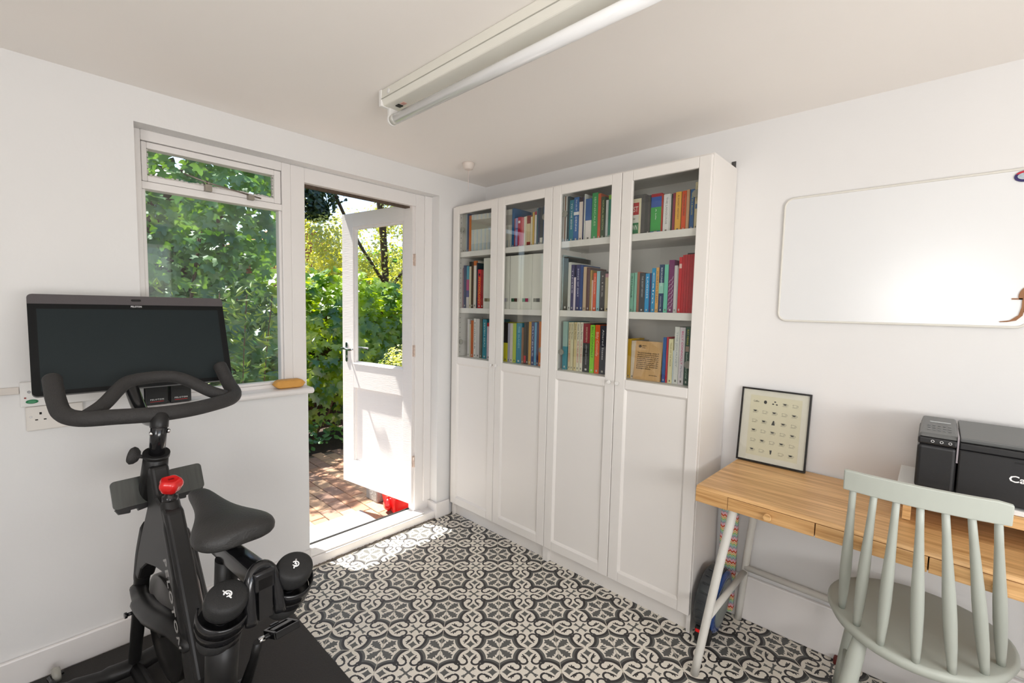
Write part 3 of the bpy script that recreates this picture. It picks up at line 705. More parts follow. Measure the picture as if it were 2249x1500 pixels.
  (0.8692, 0.0279, 0.254, '3a93a3', 'teal book with a pale top', '', 'tophalf', '9fc0b8'),
  (0.9055, 0.0148, 0.251, 'ded0a8', 'cream paperback with black and red lettering', 'Owen Parker', 'two', 'b8362f'),
  (0.9214, 0.0142, 0.252, 'e0d6b0', 'cream paperback lettered only in black', 'Owen Parker', 't', '26221c'),
  (0.941, 0.0156, 0.252, 'dcc894', 'yellowish cream paperback with black lettering', 'Dave Parker', 't', '26221c'),
  (0.9577, 0.0176, 0.253, 'e2dac0', 'pale cream paperback with red lower lettering', 'Owen Parker', 'two', 'b8363f'),
  (0.9785, 0.0174, 0.253, 'e8e0cc', 'ivory paperback with pinkish red lettering', 'Dave Parker', 'two', 'c0504f'),
  (0.9982, 0.0396, 0.248, '2c2b2b', 'thick charcoal book with a crimson top', 'LIMITED EDITIONS', 'ctop', '8e0f24'),
  (1.0396, 0.0261, 0.242, '8fd62a', 'lime green paperback', 'BILLY CONNOLLY', 't', '2f6a1f'),
  (1.0687, 0.0269, 0.244, 'ee5a10', 'orange paperback with white script', 'Billy Connolly', 't', 'ffd9c0'),
  (1.0975, 0.0342, 0.241, '272534', 'dark navy hardback', 'Altered States', 't', 'e8e8ee'),
  (1.1327, 0.0135, 0.242, 'b8891f', 'ochre slim paperback', 'THE GRASS', 't', '4a3510'),
 ],
 'C4B': [
  (1.2503, 0.0184, 0.186, 'd2a62a', 'mustard yellow paperback'),
  (1.2706, 0.0161, 0.178, 'dccbb4', 'cream slim paperback'),
  (1.425, 0.015, 0.202, '1f5a9c', 'blue paperback'),
  (1.4415, 0.0082, 0.205, 'c02a3a', 'crimson slim paperback'),
  (1.4516, 0.02, 0.197, 'e6deb0', 'pale yellow paperback', 'TALES OF THE MOOR', 't', '9a8a50'),
  (1.4725, 0.0038, 0.148, 'd8e4ea', 'thin pale blue booklet'),
  (1.477, 0.0217, 0.252, 'e4e4de', 'white hardback with blue mark', 'THE JOURNEY', 't', 'b0b8bc'),
  (1.4996, 0.0239, 0.25, 'e8dfe4', 'white book with bright pink lettering', 'BILLY CONNOLLY', 't', 'e0358a'),
  (1.5249, 0.0194, 0.253, '1f4a38', 'dark green book with yellow and white lettering', 'RAY MEARS', 'two', 'd8e8d8'),
  (1.5457, 0.0125, 0.258, 'dce2d8', 'pale green white book'),
 ],
}

PAGE = mat('paper_pages', (0.72, 0.67, 0.55), 0.8, noise=0.08, nscale=200, stretch=(40, 1, 1))
ROW = {'T': 'top', 'M': 'middle', 'B': 'lowest'}; ORD = ['', 'first', 'second', 'third', 'fourth', 'fifth', 'sixth', 'seventh', 'eighth', 'ninth', 'tenth', 'eleventh', 'twelfth', 'thirteenth', 'fourteenth', 'fifteenth', 'sixteenth', 'seventeenth', 'eighteenth', 'nineteenth', 'twentieth', 'twenty-first', 'twenty-second', 'twenty-third', 'twenty-fourth', 'twenty-fifth', 'twenty-sixth']
BY = -0.240
INK = mat('dark_ink', (0.02, 0.018, 0.016), 0.6)
rb = random.Random(11)
for key, rows in BOOKS.items():
    dn = int(key[1]); r = key[2]; z0 = ZS['TMB'.index(r)]
    lo = BX0+0.0195+(0.8 if dn > 2 else 0); hi = BX0+0.7805+(0.8 if dn > 2 else 0)
    prev = lo
    if key == 'C2T': prev = max(prev, 0.40)
    for i, e in enumerate(rows):
        x, wd, ht, colr, desc = e[:5]; txt = e[5] if len(e) > 5 else ''; md = e[6] if len(e) > 6 else ''; c2 = e[7] if len(e) > 7 else ''
        if desc == '' : pass
        journal = desc == 'J' or colr == 'J'
        if x < prev: wd -= prev-x; x = prev
        if x+wd > hi: wd = hi-x
        if wd < 0.0035: continue
        prev = x+wd
        ht = min(ht, 0.262 if r == 'T' else (0.30 if r == 'M' else 0.272))
        dp = 0.20 if ht > 0.235 else (0.155 if ht > 0.2 else 0.13)
        dp += rb.uniform(-0.006, 0.012); g = 0.0003
        if desc == 'R':
            grp = 'matching red paperbacks'; lab = 'plain red paperback, %s of five matching ones at right end of middle shelf' % ORD[i-14]
        elif journal:
            grp = 'white journals on the top shelf'; lab = 'slim white journal with grey banded spine, top shelf, %s glass door, %s along' % (ORD[dn], ORD[i+1])
        else:
            grp = 'books on the %s shelf behind the %s glass door' % (ROW[r], ORD[dn])
            lab = '%s, %s shelf, %s glass door, %s along' % (desc, ROW[r], ORD[dn], ORD[i+1])
        W2 = wd-2*g; t = min(0.0022, W2*0.22)
        bk = MB(); M0 = cm(colr); xa, xb = x+g, x+wd-g
        bk.box(xa, xb, BY, BY+t, z0, z0+ht); bk.box(xa, xa+t, BY+t, BY+dp, z0, z0+ht); bk.box(xb-t, xb, BY+t, BY+dp, z0, z0+ht)
        o = tag(bk.build('book', M0), lab, 'book', grp)
        B(xa+t, xb-t, BY+t, BY+dp-.004, z0+.002, z0+ht-.003).build('page_block', PAGE, o)
        def patch(n, f0, f1, cc, a=0.0, b=1.0, e_=0.0004): 
            return B(xa+W2*a-(e_ if a == 0 else 0), xa+W2*b+(e_ if b == 1 else 0), BY-e_, BY+0.0001 if (a or b < 1) else BY+0.012, z0+ht*f0, z0+ht*f1).build(n, cm(cc), o)
        xm = (xa+xb)/2
        def word(s, cc, f0, f1, sz=0.68):
            return put_text('spine_title', s, W2*sz, cm(cc), o, (xm, BY-.0007, z0+ht*f1), (0, 0, -1), (1, 0, 0), fitlen=ht*(f1-f0))
        if journal:
            patch('spine_band', 0.60, 0.86, 'a9a498'); patch('spine_mark', 0.03, 0.22, ['9fb6c6', '8aa0ae', 'b6b09f'][i % 3], 0.3, 0.7)
        elif md == 'top': patch('spine_band', 0.90, 1.0, c2)
        elif md == 'ctop': patch('spine_band', 0.60, 1.0, c2); word('DICKSTEIN', 'd8c8a8', 0.63, 0.93, 0.3); word(txt, 'bdbdbd', 0.16, 0.57, 0.26)
        elif md == 'tophalf': patch('spine_band', 0.48, 1.0, c2)
        elif md == 'foot': patch('spine_band', 0.03, 0.2, c2, 0.05, 0.95)
        elif md == 'band': patch('spine_band', 0.62, 0.66, c2)
        elif md == 'label': patch('spine_label', 0.80, 0.88, c2, 0.12, 0.88)
        elif md == 'blocks': patch('spine_band', 0.74, 1.0, c2); patch('spine_band', 0.0, 0.15, c2)
        elif md == 'hb': patch('spine_band', 0.06, 0.66, c2); patch('spine_band', 0.92, 1.0, 'a31f2c'); word('A Life', 'e8f4e8', 0.35, 0.62, 0.16)
        elif md == 'emblem': patch('spine_emblem', 0.44, 0.54, c2, 0.2, 0.8); word('COLLECTED', '8a7a50', 0.6, 0.92, 0.4)
        elif md == 'cmw': patch('spine_band', 0.42, 0.68, c2); patch('spine_band', 0.0, 0.26, 'dcd6d6'); patch('spine_band', 0.26, 0.42, '4a4a8a')
        elif md == 'tm': patch('spine_band', 0.40, 0.62, c2); word(txt, 'e0e8ee', 0.56, 0.94, 0.5); word('NOVEL', 'd0d8e0', 0.1, 0.34, 0.3)
        elif md == 'oval': patch('spine_emblem', 0.04, 0.09, c2, 0.3, 0.7); word('THE PLAGUE', 'f4e0d0', 0.45, 0.9, 0.4)
        elif md == 'two':
            if txt == 'RAY MEARS': word(txt, 'd8d040', 0.70, 0.96, 0.5); word('bushcraft survival', 'd0e4d4', 0.12, 0.56, 0.5); patch('spine_picture', 0.58, 0.67, 'a08a78', 0.1, 0.9)
            else: word(txt, '26221c', 0.64, 0.97, 0.62); word('THE MAN BEHIND', c2, 0.17, 0.62, 0.62)
        elif md == 'swirl':
            sw = MB()
            for k in range(7):
                pz = z0+ht*(0.06+0.085*k)
                sw.tube([(xa+W2*0.1, BY-.0003, pz), (xa+W2*0.35, BY-.0003, pz+.012), (xa+W2*0.6, BY-.0003, pz+.011), (xa+W2*0.9, BY-.0003, pz+.028)], 0.0009, 4)
            sw.build('spine_swirl', cm(c2), o)
        elif md == 't' and txt:
            if txt == 'BILLY CONNOLLY' and c2 == 'e0358a': word(txt, c2, 0.36, 0.94, 0.5); word('My Family', '9aa0b8', 0.12, 0.33, 0.4)
            elif txt == 'Owen Parker' or txt == 'Dave Parker': word(txt, c2, 0.64, 0.97, 0.62)
            elif txt == 'DENNIS LEHANE': patch('spine_band', 0.60, 0.67, 'eeeeee'); word('DENNIS', c2, 0.24, 0.57, 0.42); word('The Life Of', 'dfe8f0', 0.70, 0.95, 0.35)
            elif txt == 'PSYCHOLOGY': word(txt, c2, 0.12, 0.80, 0.85); patch('spine_mark', 0.84, 0.90, '14100f', 0.3, 0.7)
            elif txt == 'BILLY CONNOLLY': word(txt, c2, 0.32, 0.97, 0.62)
            elif txt == 'Billy Connolly': word(txt, c2, 0.36, 0.86, 0.7)
            else: word(txt, c2, rb.choice([0.22, 0.3, 0.38]), 0.92, 0.42 if W2 > .022 else 0.5)
        if not journal and desc != 'R' and W2 > 0.012 and md != 'oval': patch('publisher_mark', 0.035, 0.075, 'c9c6bf' if sum(hexc(colr)[:3]) < 1.0 else '6f6a62', 0.35, 0.65)

# magazine files
FILEW = mat('white_card', (0.74, 0.73, 0.66), 0.6, noise=0.02)
for k, (xx, cols) in enumerate(((0.2715, ('8a7a5a', 'b0a888')), (0.4080, ('8a8a2a', 'c0b8cc')), (0.4955, ('2a5a3a', '4a241c')), (0.5800, ('7fb09a', 'a82a58')), (0.6640, ('8a8a80', '4a4a44')))):
    wd = 0.082; y0, y1, z0 = -0.262, -0.03, ZS[1]; hh = 0.305
    if k == 0: wd = 0.080
    mf = tag(thing('magazine_file', 'plain white card magazine file, %s from the left behind the left bookcase doors' % ORD[k+1], 'magazine file', (xx, y0, z0), 0, 'white magazine files'))
    body = MB(); t = 0.002
    # front wall with slot opening
    body.box(0, wd, 0, t, 0, 0.042); body.box(0, wd, 0, t, 0.062, hh); body.box(0, 0.010, 0, t, 0.042, 0.062); body.box(wd-0.010, wd, 0, t, 0.042, 0.062)
    body.prism([(t, 0), (y1-y0, 0), (y1-y0, 0.12), (0.11, hh), (t, hh)], lambda a, b, d: (d, a, b), 0, t)
    body.prism([(t, 0), (y1-y0, 0), (y1-y0, 0.12), (0.11, hh), (t, hh)], lambda a, b, d: (d, a, b), wd-t, wd)
    body.box(t, wd-t, t, y1-y0, 0, t)
    body.build('file_body', FILEW, mf)
    for q_ in range(3):
        B(0.008+q_*0.022, 0.008+q_*0.022+0.019, 0.006, 0.19, t+.0005, hh*0.8).build('magazine', cm([cols[0], cols[1], 'd0cec6'][q_]), mf)

# facing-out book, wooden plaque, small box, picture box
bx = thing('boxed_game', 'charcoal boxed set facing out with red and green lettered panels on the top shelf', 'box', (1.236, -0.265, ZS[0]), 0)
B(0.0, 0.088, 0.0, 0.055, 0, 0.176).build('box_body', mat('charcoal_card', (0.09, 0.085, 0.08), 0.5, noise=0.05), bx)
B(0.004, 0.068, -0.0012, 0.0, 0.0, 0.160).build('front_cover', cm('e0d6b8'), bx)
B(0.004, 0.058, -0.0018, -0.0012, 0.088, 0.142).build('red_panel', cm('b52a2a'), bx)
B(0.004, 0.058, -0.0018, -0.0012, 0.052, 0.088).build('white_panel', cm('d8d6cc'), bx)
B(0.004, 0.058, -0.0018, -0.0012, 0.004, 0.052).build('green_panel', cm('1a7340'), bx)
put_text('lettering', 'BEST', 0.034, cm('f0e8dc'), bx, (0.008, -0.0022, 0.112), (1, 0, 0), (0, 0, 1), fitlen=0.044)
put_text('lettering', 'together', 0.014, cm('7a6a5a'), bx, (0.012, -0.0022, 0.071), (1, 0, 0), (0, 0, 1), fitlen=0.030)
put_text('lettering', 'DOWN', 0.034, cm('e8f0e0'), bx, (0.008, -0.0022, 0.030), (1, 0, 0), (0, 0, 1), fitlen=0.044)
PLQ = mat('plaque_oak', (0.62, 0.38, 0.17), 0.5, noise=0.16, nscale=6, stretch=(30, 4, 1.5))
pq = thing('wooden_plaque', 'square light wood plaque engraved with a paragraph standing on the lowest shelf', 'plaque', (1.286, -0.246, ZS[2]), 0)
Mq = Matrix.Rotation(math.radians(-7), 4, 'X') @ Matrix.Scale(1.20, 4)
m_ = MB(); m_.M = Mq; m_.box(0, 0.110, 0, 0.012, 0.0, 0.150); m_.build('board', PLQ, pq, bev=0.001)
ENG = mat('burnt_engraving', (0.07, 0.045, 0.03), 0.8)
def qtext(s, size, x, z, fl):
    o = put_text('engraved_text', s, size, ENG, pq, (0, 0, 0), (1, 0, 0), (0, 0, 1), fitlen=fl)
    o.data.transform(Mq @ Matrix.Translation((x, -0.0004, z)))
for k, s in enumerate(["'You grow knowledge, wisdom &", 'experience; they are all to be shared,', 'strengthen and spread. As you go, go', 'in peace of life, everything which is', 'beautiful. In the wood is a breath', 'it whispers with a quiet glow, take', 'your heart in its hands and know that', 'the best tree is yours. We know your', 'knowledge is timeless.']):
    qtext(s, 0.0075, 0.010, 0.104-k*0.0075, 0.088 if k < 8 else 0.06)
qtext('MAY YOUR GROW', 0.004, 0.066, 0.020, 0.032); qtext('expert', 0.008, 0.028, 0.132, 0.016); qtext('forest', 0.005, 0.028, 0.124, 0.013)
em = MB(); em.M = Mq
for a in range(6): em.cyl((0.019, -0.0003, 0.129), (0.019+0.007*math.cos(a*PI/3), -0.0003, 0.129+0.006*math.sin(a*PI/3)), 0.0016, n=6)
em.build('engraved_emblem', ENG, pq)
tag(B(1.236, 1.282, -0.150, -0.120, ZS[2], ZS[2]+0.170).build('postcard_box', cm('a08a68')), 'tan box standing behind the books at the left of the lowest shelf, fourth door', 'box')
tag(B(1.452, 1.586, -0.085, -0.03, ZS[1], ZS[1]+0.276).build('storage_box', mat('brown_box', (0.05, 0.03, 0.03), 0.6, noise=0.1), bev=0.002), 'dark brown box standing behind the matching red paperbacks', 'box')
tag(B(0.205, 0.262, -0.085, -0.03, ZS[1], ZS[1]+0.262).build('storage_box', mat('navy_box', (0.012, 0.016, 0.03), 0.5, noise=0.1), bev=0.002), 'dark navy box standing behind the red psychology book', 'box')

# ------------------------------------------------------------------ whiteboard and magnets
wbx0, wbx1, wbz0, wbz1 = 1.826, 2.640, 1.360, 1.853
def rrect(x0, x1, z0, z1, r, n=6):
    out = []
    for (cx, cz, a0) in ((x1-r, z1-r, 0), (x0+r, z1-r, 90), (x0+r, z0+r, 180), (x1-r, z0+r, 270)):
        for k in range(n+1): a = math.radians(a0+90*k/n); out.append((cx+r*math.cos(a), cz+r*math.sin(a)))
    return out
wbx1 = 2.523
wbt = thing('whiteboard', 'white magnetic whiteboard with rounded corners on the wall above the desk', 'whiteboard', (0, 0, 0), 0)
a = MB(); a.prism(rrect(wbx0, wbx1, wbz0, wbz1, 0.028), lambda p, q_, d: (p, d, q_), -0.010, -0.001); a.build('board_surface', mat('glossy_whiteboard', (0.78, 0.785, 0.79), 0.24, spec=0.9), wbt)
ring = MB(); R1 = rrect(wbx0-.004, wbx1+.004, wbz0-.004, wbz1+.004, 0.032); ring.tube([(p, -0.008, q_) for p, q_ in R1]+[(R1[0][0], -0.008, R1[0][1])], 0.0045, 6, caps=False)
ring.build('board_trim', mat('ivory_trim', (0.76, 0.74, 0.68), 0.4), wbt)
mg = thing('round_magnet', 'oval domed fridge magnet with red top and navy rim at upper right corner', 'magnet', (2.486, -0.010, 1.834), 0)
def disc(mb, rx, rz, y0, y1, a0=0, a1=360, n=24, r0=0.0):
    pts = [(rx*math.cos(math.radians(a0+(a1-a0)*k/n)), rz*math.sin(math.radians(a0+(a1-a0)*k/n))) for k in range(n+(0 if a1-a0 == 360 else 1))]
    mb.prism(pts, lambda p, q_, d: (p, d, q_), y0, y1)
m1 = MB(); disc(m1, 0.0235, 0.0175, -0.004, 0); m1.build('magnet_rim', cm('2a2060'), mg)
m1 = MB(); disc(m1, 0.0225, 0.0168, -0.0046, -0.004, 25, 155); m1.build('red_band', cm('c01a30'), mg)
m1 = MB(); disc(m1, 0.0165, 0.0105, -0.0056, -0.0046); m1.build('picture_disc', mat('domed_picture', (0.45, 0.52, 0.58), 0.15, noise=0.5, nscale=120), mg)
pr_ = thing('gondola_prow_magnet', 'brown wooden magnet cut like a boat prow with comb teeth, on the whiteboard', 'magnet', (2.504, -0.010, 1.36), 0)
WBR = mat('stained_plywood', (0.30, 0.13, 0.05), 0.5, noise=0.2, nscale=30)
q = MB()
prof = [(-0.042, 0.014), (-0.020, 0.018), (-0.002, 0.035), (0.003, 0.060), (0.003, 0.085), (0.010, 0.085), (0.011, 0.060), (0.007, 0.034), (-0.006, 0.018), (-0.026, 0.0125), (-0.042, 0.0115)]
q.prism(prof, lambda p, r_, d: (p, d, r_), -0.004, 0)
q.build('prow_stem', WBR, pr_)
q = MB(); q.box(-0.020, 0.004, -0.004, 0, 0.085, 0.0895); head = [(-0.004, 0.085)]+[(0.022+0.028*math.cos(math.radians(t)), 0.095+0.036*math.sin(math.radians(t))) for t in range(180, 60, -12)]+[(0.036, 0.11), (0.034, 0.098), (0.018, 0.096), (0.010, 0.085)]
q.prism(head, lambda p, r_, d: (p, d, r_), -0.004, 0); q.build('prow_head', WBR, pr_)
for k in range(6): B(0.008, 0.034, -0.004, 0, 0.045+k*0.0066, 0.045+k*0.0066+0.0034).build('comb_tooth', WBR, pr_)
q = MB(); q.M = Matrix.Translation((0.016, 0, 0.108)); disc(q, 0.007, 0.004, -0.0048, -0.004); q.build('printed_eye', cm('c0c4e8'), pr_)
# ================================================================== DESK
dk = thing('desk', 'narrow bamboo desk with a row of small drawers and off-white steel legs', 'desk', (1.710, -0.008, 0), math.radians(-1.5))
DX, DD = 1.02, 0.493
tp = MB(); tp.box(0, DX, -DD+0.012, 0, 0.728, 0.740); tp.hexa([(0, -DD, 0.728), (DX, -DD, 0.728), (DX, -DD+0.012, 0.728), (0, -DD+0.012, 0.728), (0, -DD+.006, 0.740), (DX, -DD+.006, 0.740), (DX, -DD+.012, 0.740), (0, -DD+.012, 0.740)])
tp.build('desk_top', BAMBOO, dk, bev=0.002)
cc = MB(); cc.box(0, 0.113, -DD, -DD+0.30, 0.680, 0.728); cc.box(DX-0.113, DX, -DD, -DD+0.30, 0.680, 0.728); cc.box(0.113, DX-0.113, -0.02, 0, 0.680, 0.728); cc.box(0, 0.015, -DD+0.3, 0, 0.68, 0.728); cc.box(DX-0.015, DX, -DD+.3, 0, 0.68, 0.728); cc.box(0.113, DX-0.113, -DD+0.02, -0.02, 0.680, 0.684)
cc.build('desk_frame', BAMBOO, dk, bev=0.0015)
for k in range(3):
    a, b = 0.1145+k*0.2643, 0.1145+(k+1)*0.2643-0.003
    d = MB(); d.box(a, b, -DD, -DD+0.014, 0.6825, 0.7265); d.box(a+.006, b-.006, -DD+.014, -DD+0.24, 0.686, 0.722); dr = d.build('drawer', BAMBOO, dk, bev=0.001)
    kb = MB(); kb.lathe([(0.006, 0), (0.006, 0.005), (0.0125, 0.008), (0.0135, 0.013), (0.0115, 0.017)], 20, Matrix.Translation(((a+b)/2, -DD, 0.704)) @ Matrix.Rotation(PI/2, 4, 'X')); kb.build('drawer_knob', BAMBOO, dr)
def leg(pts, nm='leg', r=0.0150):
    MB().tube(smoothpath(pts, 4), r, 14).build(nm, LEGP, dk)
leg([(0.122, -DD+0.040, 0.678), (0.115, -DD+0.038, 0.62), (0.085, -DD+0.025, 0.42), (0.026, -DD+0.012, 0.0)])
leg([(0.105, -0.035, 0.678), (0.095, -0.033, 0.62), (0.066, -0.026, 0.42), (0.032, -0.020, 0.0)])
leg([(DX-0.122, -DD+0.040, 0.678), (DX-0.115, -DD+0.038, 0.62), (DX-0.085, -DD+0.025, 0.42), (DX-0.026, -DD+0.012, 0.0)])
leg([(DX-0.105, -0.035, 0.678), (DX-0.095, -0.033, 0.62), (DX-0.066, -0.026, 0.42), (DX-0.032, -0.020, 0.0)])
MB().cyl((0.056, -DD+0.018, 0.232), (0.050, -0.025, 0.232), 0.0125, n=12).build('stretcher', LEGP, dk)
MB().cyl((DX-0.056, -DD+0.018, 0.232), (DX-0.050, -0.025, 0.232), 0.0125, n=12).build('stretcher', LEGP, dk)
MB().cyl((0.052, -0.030, 0.255), (DX-0.052, -0.030, 0.255), 0.0125, n=12).build('stretcher', LEGP, dk)

# picture leaning on the wall
pc = thing('framed_print', 'thin black framed print of small coffee drawings leaning on the wall', 'picture', (1.704, -0.052, 0.742), math.radians(0.8))
PW, PH = 0.261, 0.318; Mp = Matrix.Rotation(math.radians(-7.5), 4, 'X'); fw = 0.007
def P_(mb): mb.M = Mp; return mb
f = P_(MB()); f.box(0, fw, -.014, 0, 0, PH); f.box(PW-fw, PW, -.014, 0, 0, PH); f.box(fw, PW-fw, -.014, 0, 0, fw); f.box(fw, PW-fw, -.014, 0, PH-fw, PH); f.build('frame', mat('black_frame_wood', (0.012, 0.010, 0.009), 0.25), pc)
P_(MB()).box(fw, PW-fw, -.008, -.003, fw, PH-fw).build('mount_board', cm('dcd4c8'), pc)
P_(MB()).box(0.036, PW-0.032, -.0085, -.008, 0.030, PH-0.030).build('print_sheet', cm('d9cfb6'), pc)
P_(MB()).box(fw, PW-fw, -.0115, -.0105, fw, PH-fw).build('glass_pane', GLASS, pc)
dr_ = P_(MB()); hv = P_(MB()); YY = -.0088; rd = random.Random(4)
def ln(mb, pts, r=0.00032): mb.tube([(a, YY, b) for a, b in pts], r, 4)
def ell(mb, cx, cz, rx, rz, n=12, **k): ln(mb, [(cx+rx*math.cos(2*PI*i/n), cz+rz*math.sin(2*PI*i/n)) for i in range(n+1)], **k)
def fill(mb, pts): mb.prism(pts, lambda p, q_, d: (p, d, q_), YY-.0003, YY)
for r_ in range(6):
    for c_ in range(5):
        cx = 0.058+c_*0.0365; cz = 0.262-r_*0.0415; kind = (r_*5+c_*3+r_) % 6; s = 0.0078
        if (r_, c_) == (0, 0): continue
        if (r_, c_) == (0, 1): fill(hv, [(cx+.006*math.cos(2*PI*i/14), cz+.0075*math.sin(2*PI*i/14)) for i in range(14)]); ln(dr_, [(cx, cz+.007), (cx+.001, cz), (cx, cz-.007)])
        elif (r_, c_) == (0, 2):
            for ox, oz in ((0, .006), (-.007, -.004), (.007, -.005)): fill(hv, [(cx+ox+.004*math.cos(2*PI*i/10), cz+oz+.003*math.sin(2*PI*i/10)) for i in range(10)])
        elif (r_, c_) == (2, 2): fill(hv, [(cx-.007, cz-.010), (cx+.006, cz-.010), (cx+.003, cz+.009), (cx-.001, cz+.009)]); ln(dr_, [(cx+.004, cz+.004), (cx+.009, cz+.002), (cx+.006, cz-.005)])
        elif (r_, c_) == (5, 2): fill(hv, [(cx-.0045, cz+.008), (cx+.0045, cz+.008), (cx+.002, cz-.009), (cx-.002, cz-.009)])
        elif kind in (0, 3):   # cup
            ln(dr_, [(cx-s, cz+.004), (cx-s*.7, cz-.006), (cx+s*.7, cz-.006), (cx+s, cz+.004), (cx-s, cz+.004)]); ell(dr_, cx+s*1.2, cz-.001, .0028, .003); ln(dr_, [(cx-s*1.2, cz-.0078), (cx+s*1.2, cz-.0078)])
            if (r_+c_) % 2: fill(hv, [(cx-s*.8, cz+.003), (cx+s*.8, cz+.003), (cx+s*.5, cz-.003), (cx-s*.5, cz-.003)])
        elif kind in (1, 4):   # pot
            ell(dr_, cx, cz-.001, s, .0062); ln(dr_, [(cx-s, cz), (cx-s*1.5, cz+.005)]); ell(dr_, cx+s*1.2, cz, .003, .004); fill(hv, [(cx-.0025, cz+.006), (cx+.0025, cz+.006), (cx, cz+.0095)])
        elif kind == 2: ell(dr_, cx, cz, s, .0055); ell(dr_, cx, cz, s*.5, .003); fill(hv, [(cx-.002, cz-.0015), (cx+.002, cz-.0015), (cx+.002, cz+.0015), (cx-.002, cz+.0015)])
        else: ln(dr_, [(cx-s, cz-.007), (cx-s*.4, cz+.008), (cx+s*.4, cz+.008), (cx+s, cz-.007), (cx-s, cz-.007)]); ln(dr_, [(cx-s*.7, cz), (cx+s*.7, cz)])
dr_.build('line_drawings', mat('soft_ink', (0.16, 0.13, 0.10), 0.8), pc); hv.build('solid_drawings', INK, pc)
ct_ = put_text('lettering', 'Coffee', 0.011, mat('soft_ink', (0.16, 0.13, 0.10), 0.8), pc, (0, 0, 0), (1, 0, 0), (0, 0, 1), fitlen=0.022); ct_.data.transform(Mp @ Matrix.Translation((0.048, YY-.0003, 0.262)))

# ------------------------------------------------------------------ riser, board, printer
rs = thing('monitor_riser', 'low bamboo riser shelf standing on the desk under the printer', 'riser', (2.262, -0.012, 0.742))
B(0, 0.46, -0.313, 0, 0.058, 0.093).build('riser_top', BAMBOO, rs, bev=0.002)
B(0.01, 0.03, -0.29, -0.02, 0.0, 0.058).build('riser_leg', BAMBOO, rs); B(0.43, 0.45, -0.29, -0.02, 0.0, 0.058).build('riser_leg', BAMBOO, rs)
tag(B(2.253, 2.745, -0.318, -0.045, 0.8355, 0.850).build('tray_board', mat('white_laminate', (0.80, 0.79, 0.76), 0.4), bev=0.002), 'thin white board lying under the black printer', 'board')
pt = thing('printer', 'black inkjet printer with a flip-up grey lid standing on the riser', 'printer', (2.293, -0.308, 0.851))
PB = mat('printer_black', (0.016, 0.016, 0.017), 0.42, noise=0.1, nscale=60, bump=0.06, bscale=500); PBG = mat('printer_grey_top', (0.125, 0.128, 0.125), 0.38, bump=0.08, bscale=600); PBS = mat('printer_seam', (0.003, 0.003, 0.003), 0.5)
q = MB(); q.box(0.0, 0.090, 0.0, 0.255, 0.004, 0.142); q.build('left_housing', PB, pt, bev=0.010, seg=3)
q = MB(); q.box(0.093, 0.435, 0.0, 0.255, 0.004, 0.142); q.build('front_door_panel', PB, pt, bev=0.004)
q = MB(); q.box(0.0, 0.090, 0.001, 0.255, 0.1425, 0.165); q.build('left_scanner_band', PB, pt, bev=0.006)
q = MB(); q.box(0.093, 0.435, 0.001, 0.255, 0.1425, 0.162); q.build('scanner_band', PB, pt, bev=0.003)
q = MB(); q.hexa([(0.002, 0.002, 0.1655), (0.090, 0.002, 0.1655), (0.090, 0.252, 0.1655), (0.002, 0.252, 0.1655), (0.004, 0.010, 0.177), (0.090, 0.010, 0.177), (0.088, 0.245, 0.192), (0.008, 0.245, 0.192)]); q.build('control_panel', PBG, pt, bev=0.005, seg=3)
q = MB(); q.box(0.088, 0.092, 0.001, 0.25, 0.10, 0.178); q.build('metal_seam', mat('mauve_edge', (0.30, 0.27, 0.29), 0.35), pt)
q = MB(); q.hexa([(0.094, 0.012, 0.163), (0.300, 0.012, 0.163), (0.300, 0.246, 0.178), (0.094, 0.246, 0.178), (0.094, 0.010, 0.176), (0.310, 0.008, 0.176), (0.300, 0.246, 0.191), (0.094, 0.246, 0.191)]); q.build('feeder_lid', PBG, pt, bev=0.003)
q = MB(); q.hexa([(0.310, 0.03, 0.1625), (0.435, 0.03, 0.1625), (0.435, 0.246, 0.172), (0.310, 0.246, 0.172), (0.310, 0.03, 0.168), (0.435, 0.03, 0.168), (0.435, 0.246, 0.180), (0.310, 0.246, 0.180)]); q.build('feeder_tray', PB, pt, bev=0.002)
B(0.094, 0.435, -0.001, 0.0005, 0.1395, 0.1415).build('seam_line', PBS, pt); B(0.205, 0.435, -0.0015, 0.002, 0.128, 0.1325).build('grip_slot', PBS, pt)
ps_ = (0.177+0.192)/2
def onpanel(y): return 0.177+(y-0.010)/(0.235)*0.015+0.0003
q = MB(); q.hexa([(0.025, 0.16, onpanel(.16)), (0.075, 0.16, onpanel(.16)), (0.075, 0.17, onpanel(.17)), (0.025, 0.17, onpanel(.17)), (0.025, 0.16, onpanel(.16)+.001), (0.075, 0.16, onpanel(.16)+.001), (0.075, 0.17, onpanel(.17)+.001), (0.025, 0.17, onpanel(.17)+.001)]); q.build('display', mat('pale_display', (0.45, 0.47, 0.47), 0.2), pt)
q = MB()
for i in range(5):
    for j in range(3): yy = 0.05+j*0.03; q.box(0.020+i*0.012, 0.027+i*0.012, yy, yy+.012, onpanel(yy), onpanel(yy+.012)+.0006)
q.build('keypad', mat('keypad_grey', (0.15, 0.155, 0.155), 0.4), pt)
q = MB()
for x_ in (0.034, 0.054, 0.073): ellp = [(x_+0.0035*math.cos(2*PI*i/10), 0.1545+0.0035*math.sin(2*PI*i/10)) for i in range(11)]; q.tube([(a, 0.0005, b) for a, b in ellp], 0.0007, 4)
q.build('button_symbols', WHITEP, pt)
put_text('brand_lettering', 'Canon', 0.026, WHITEP, pt, (0.196, -0.0006, 0.083), (1, 0, 0), (0, 0, 1), fitlen=0.078, bold=True)
B(0.010, 0.042, 0.20, 0.212, 0.0, 0.0001).build('foot', PBS, pt)
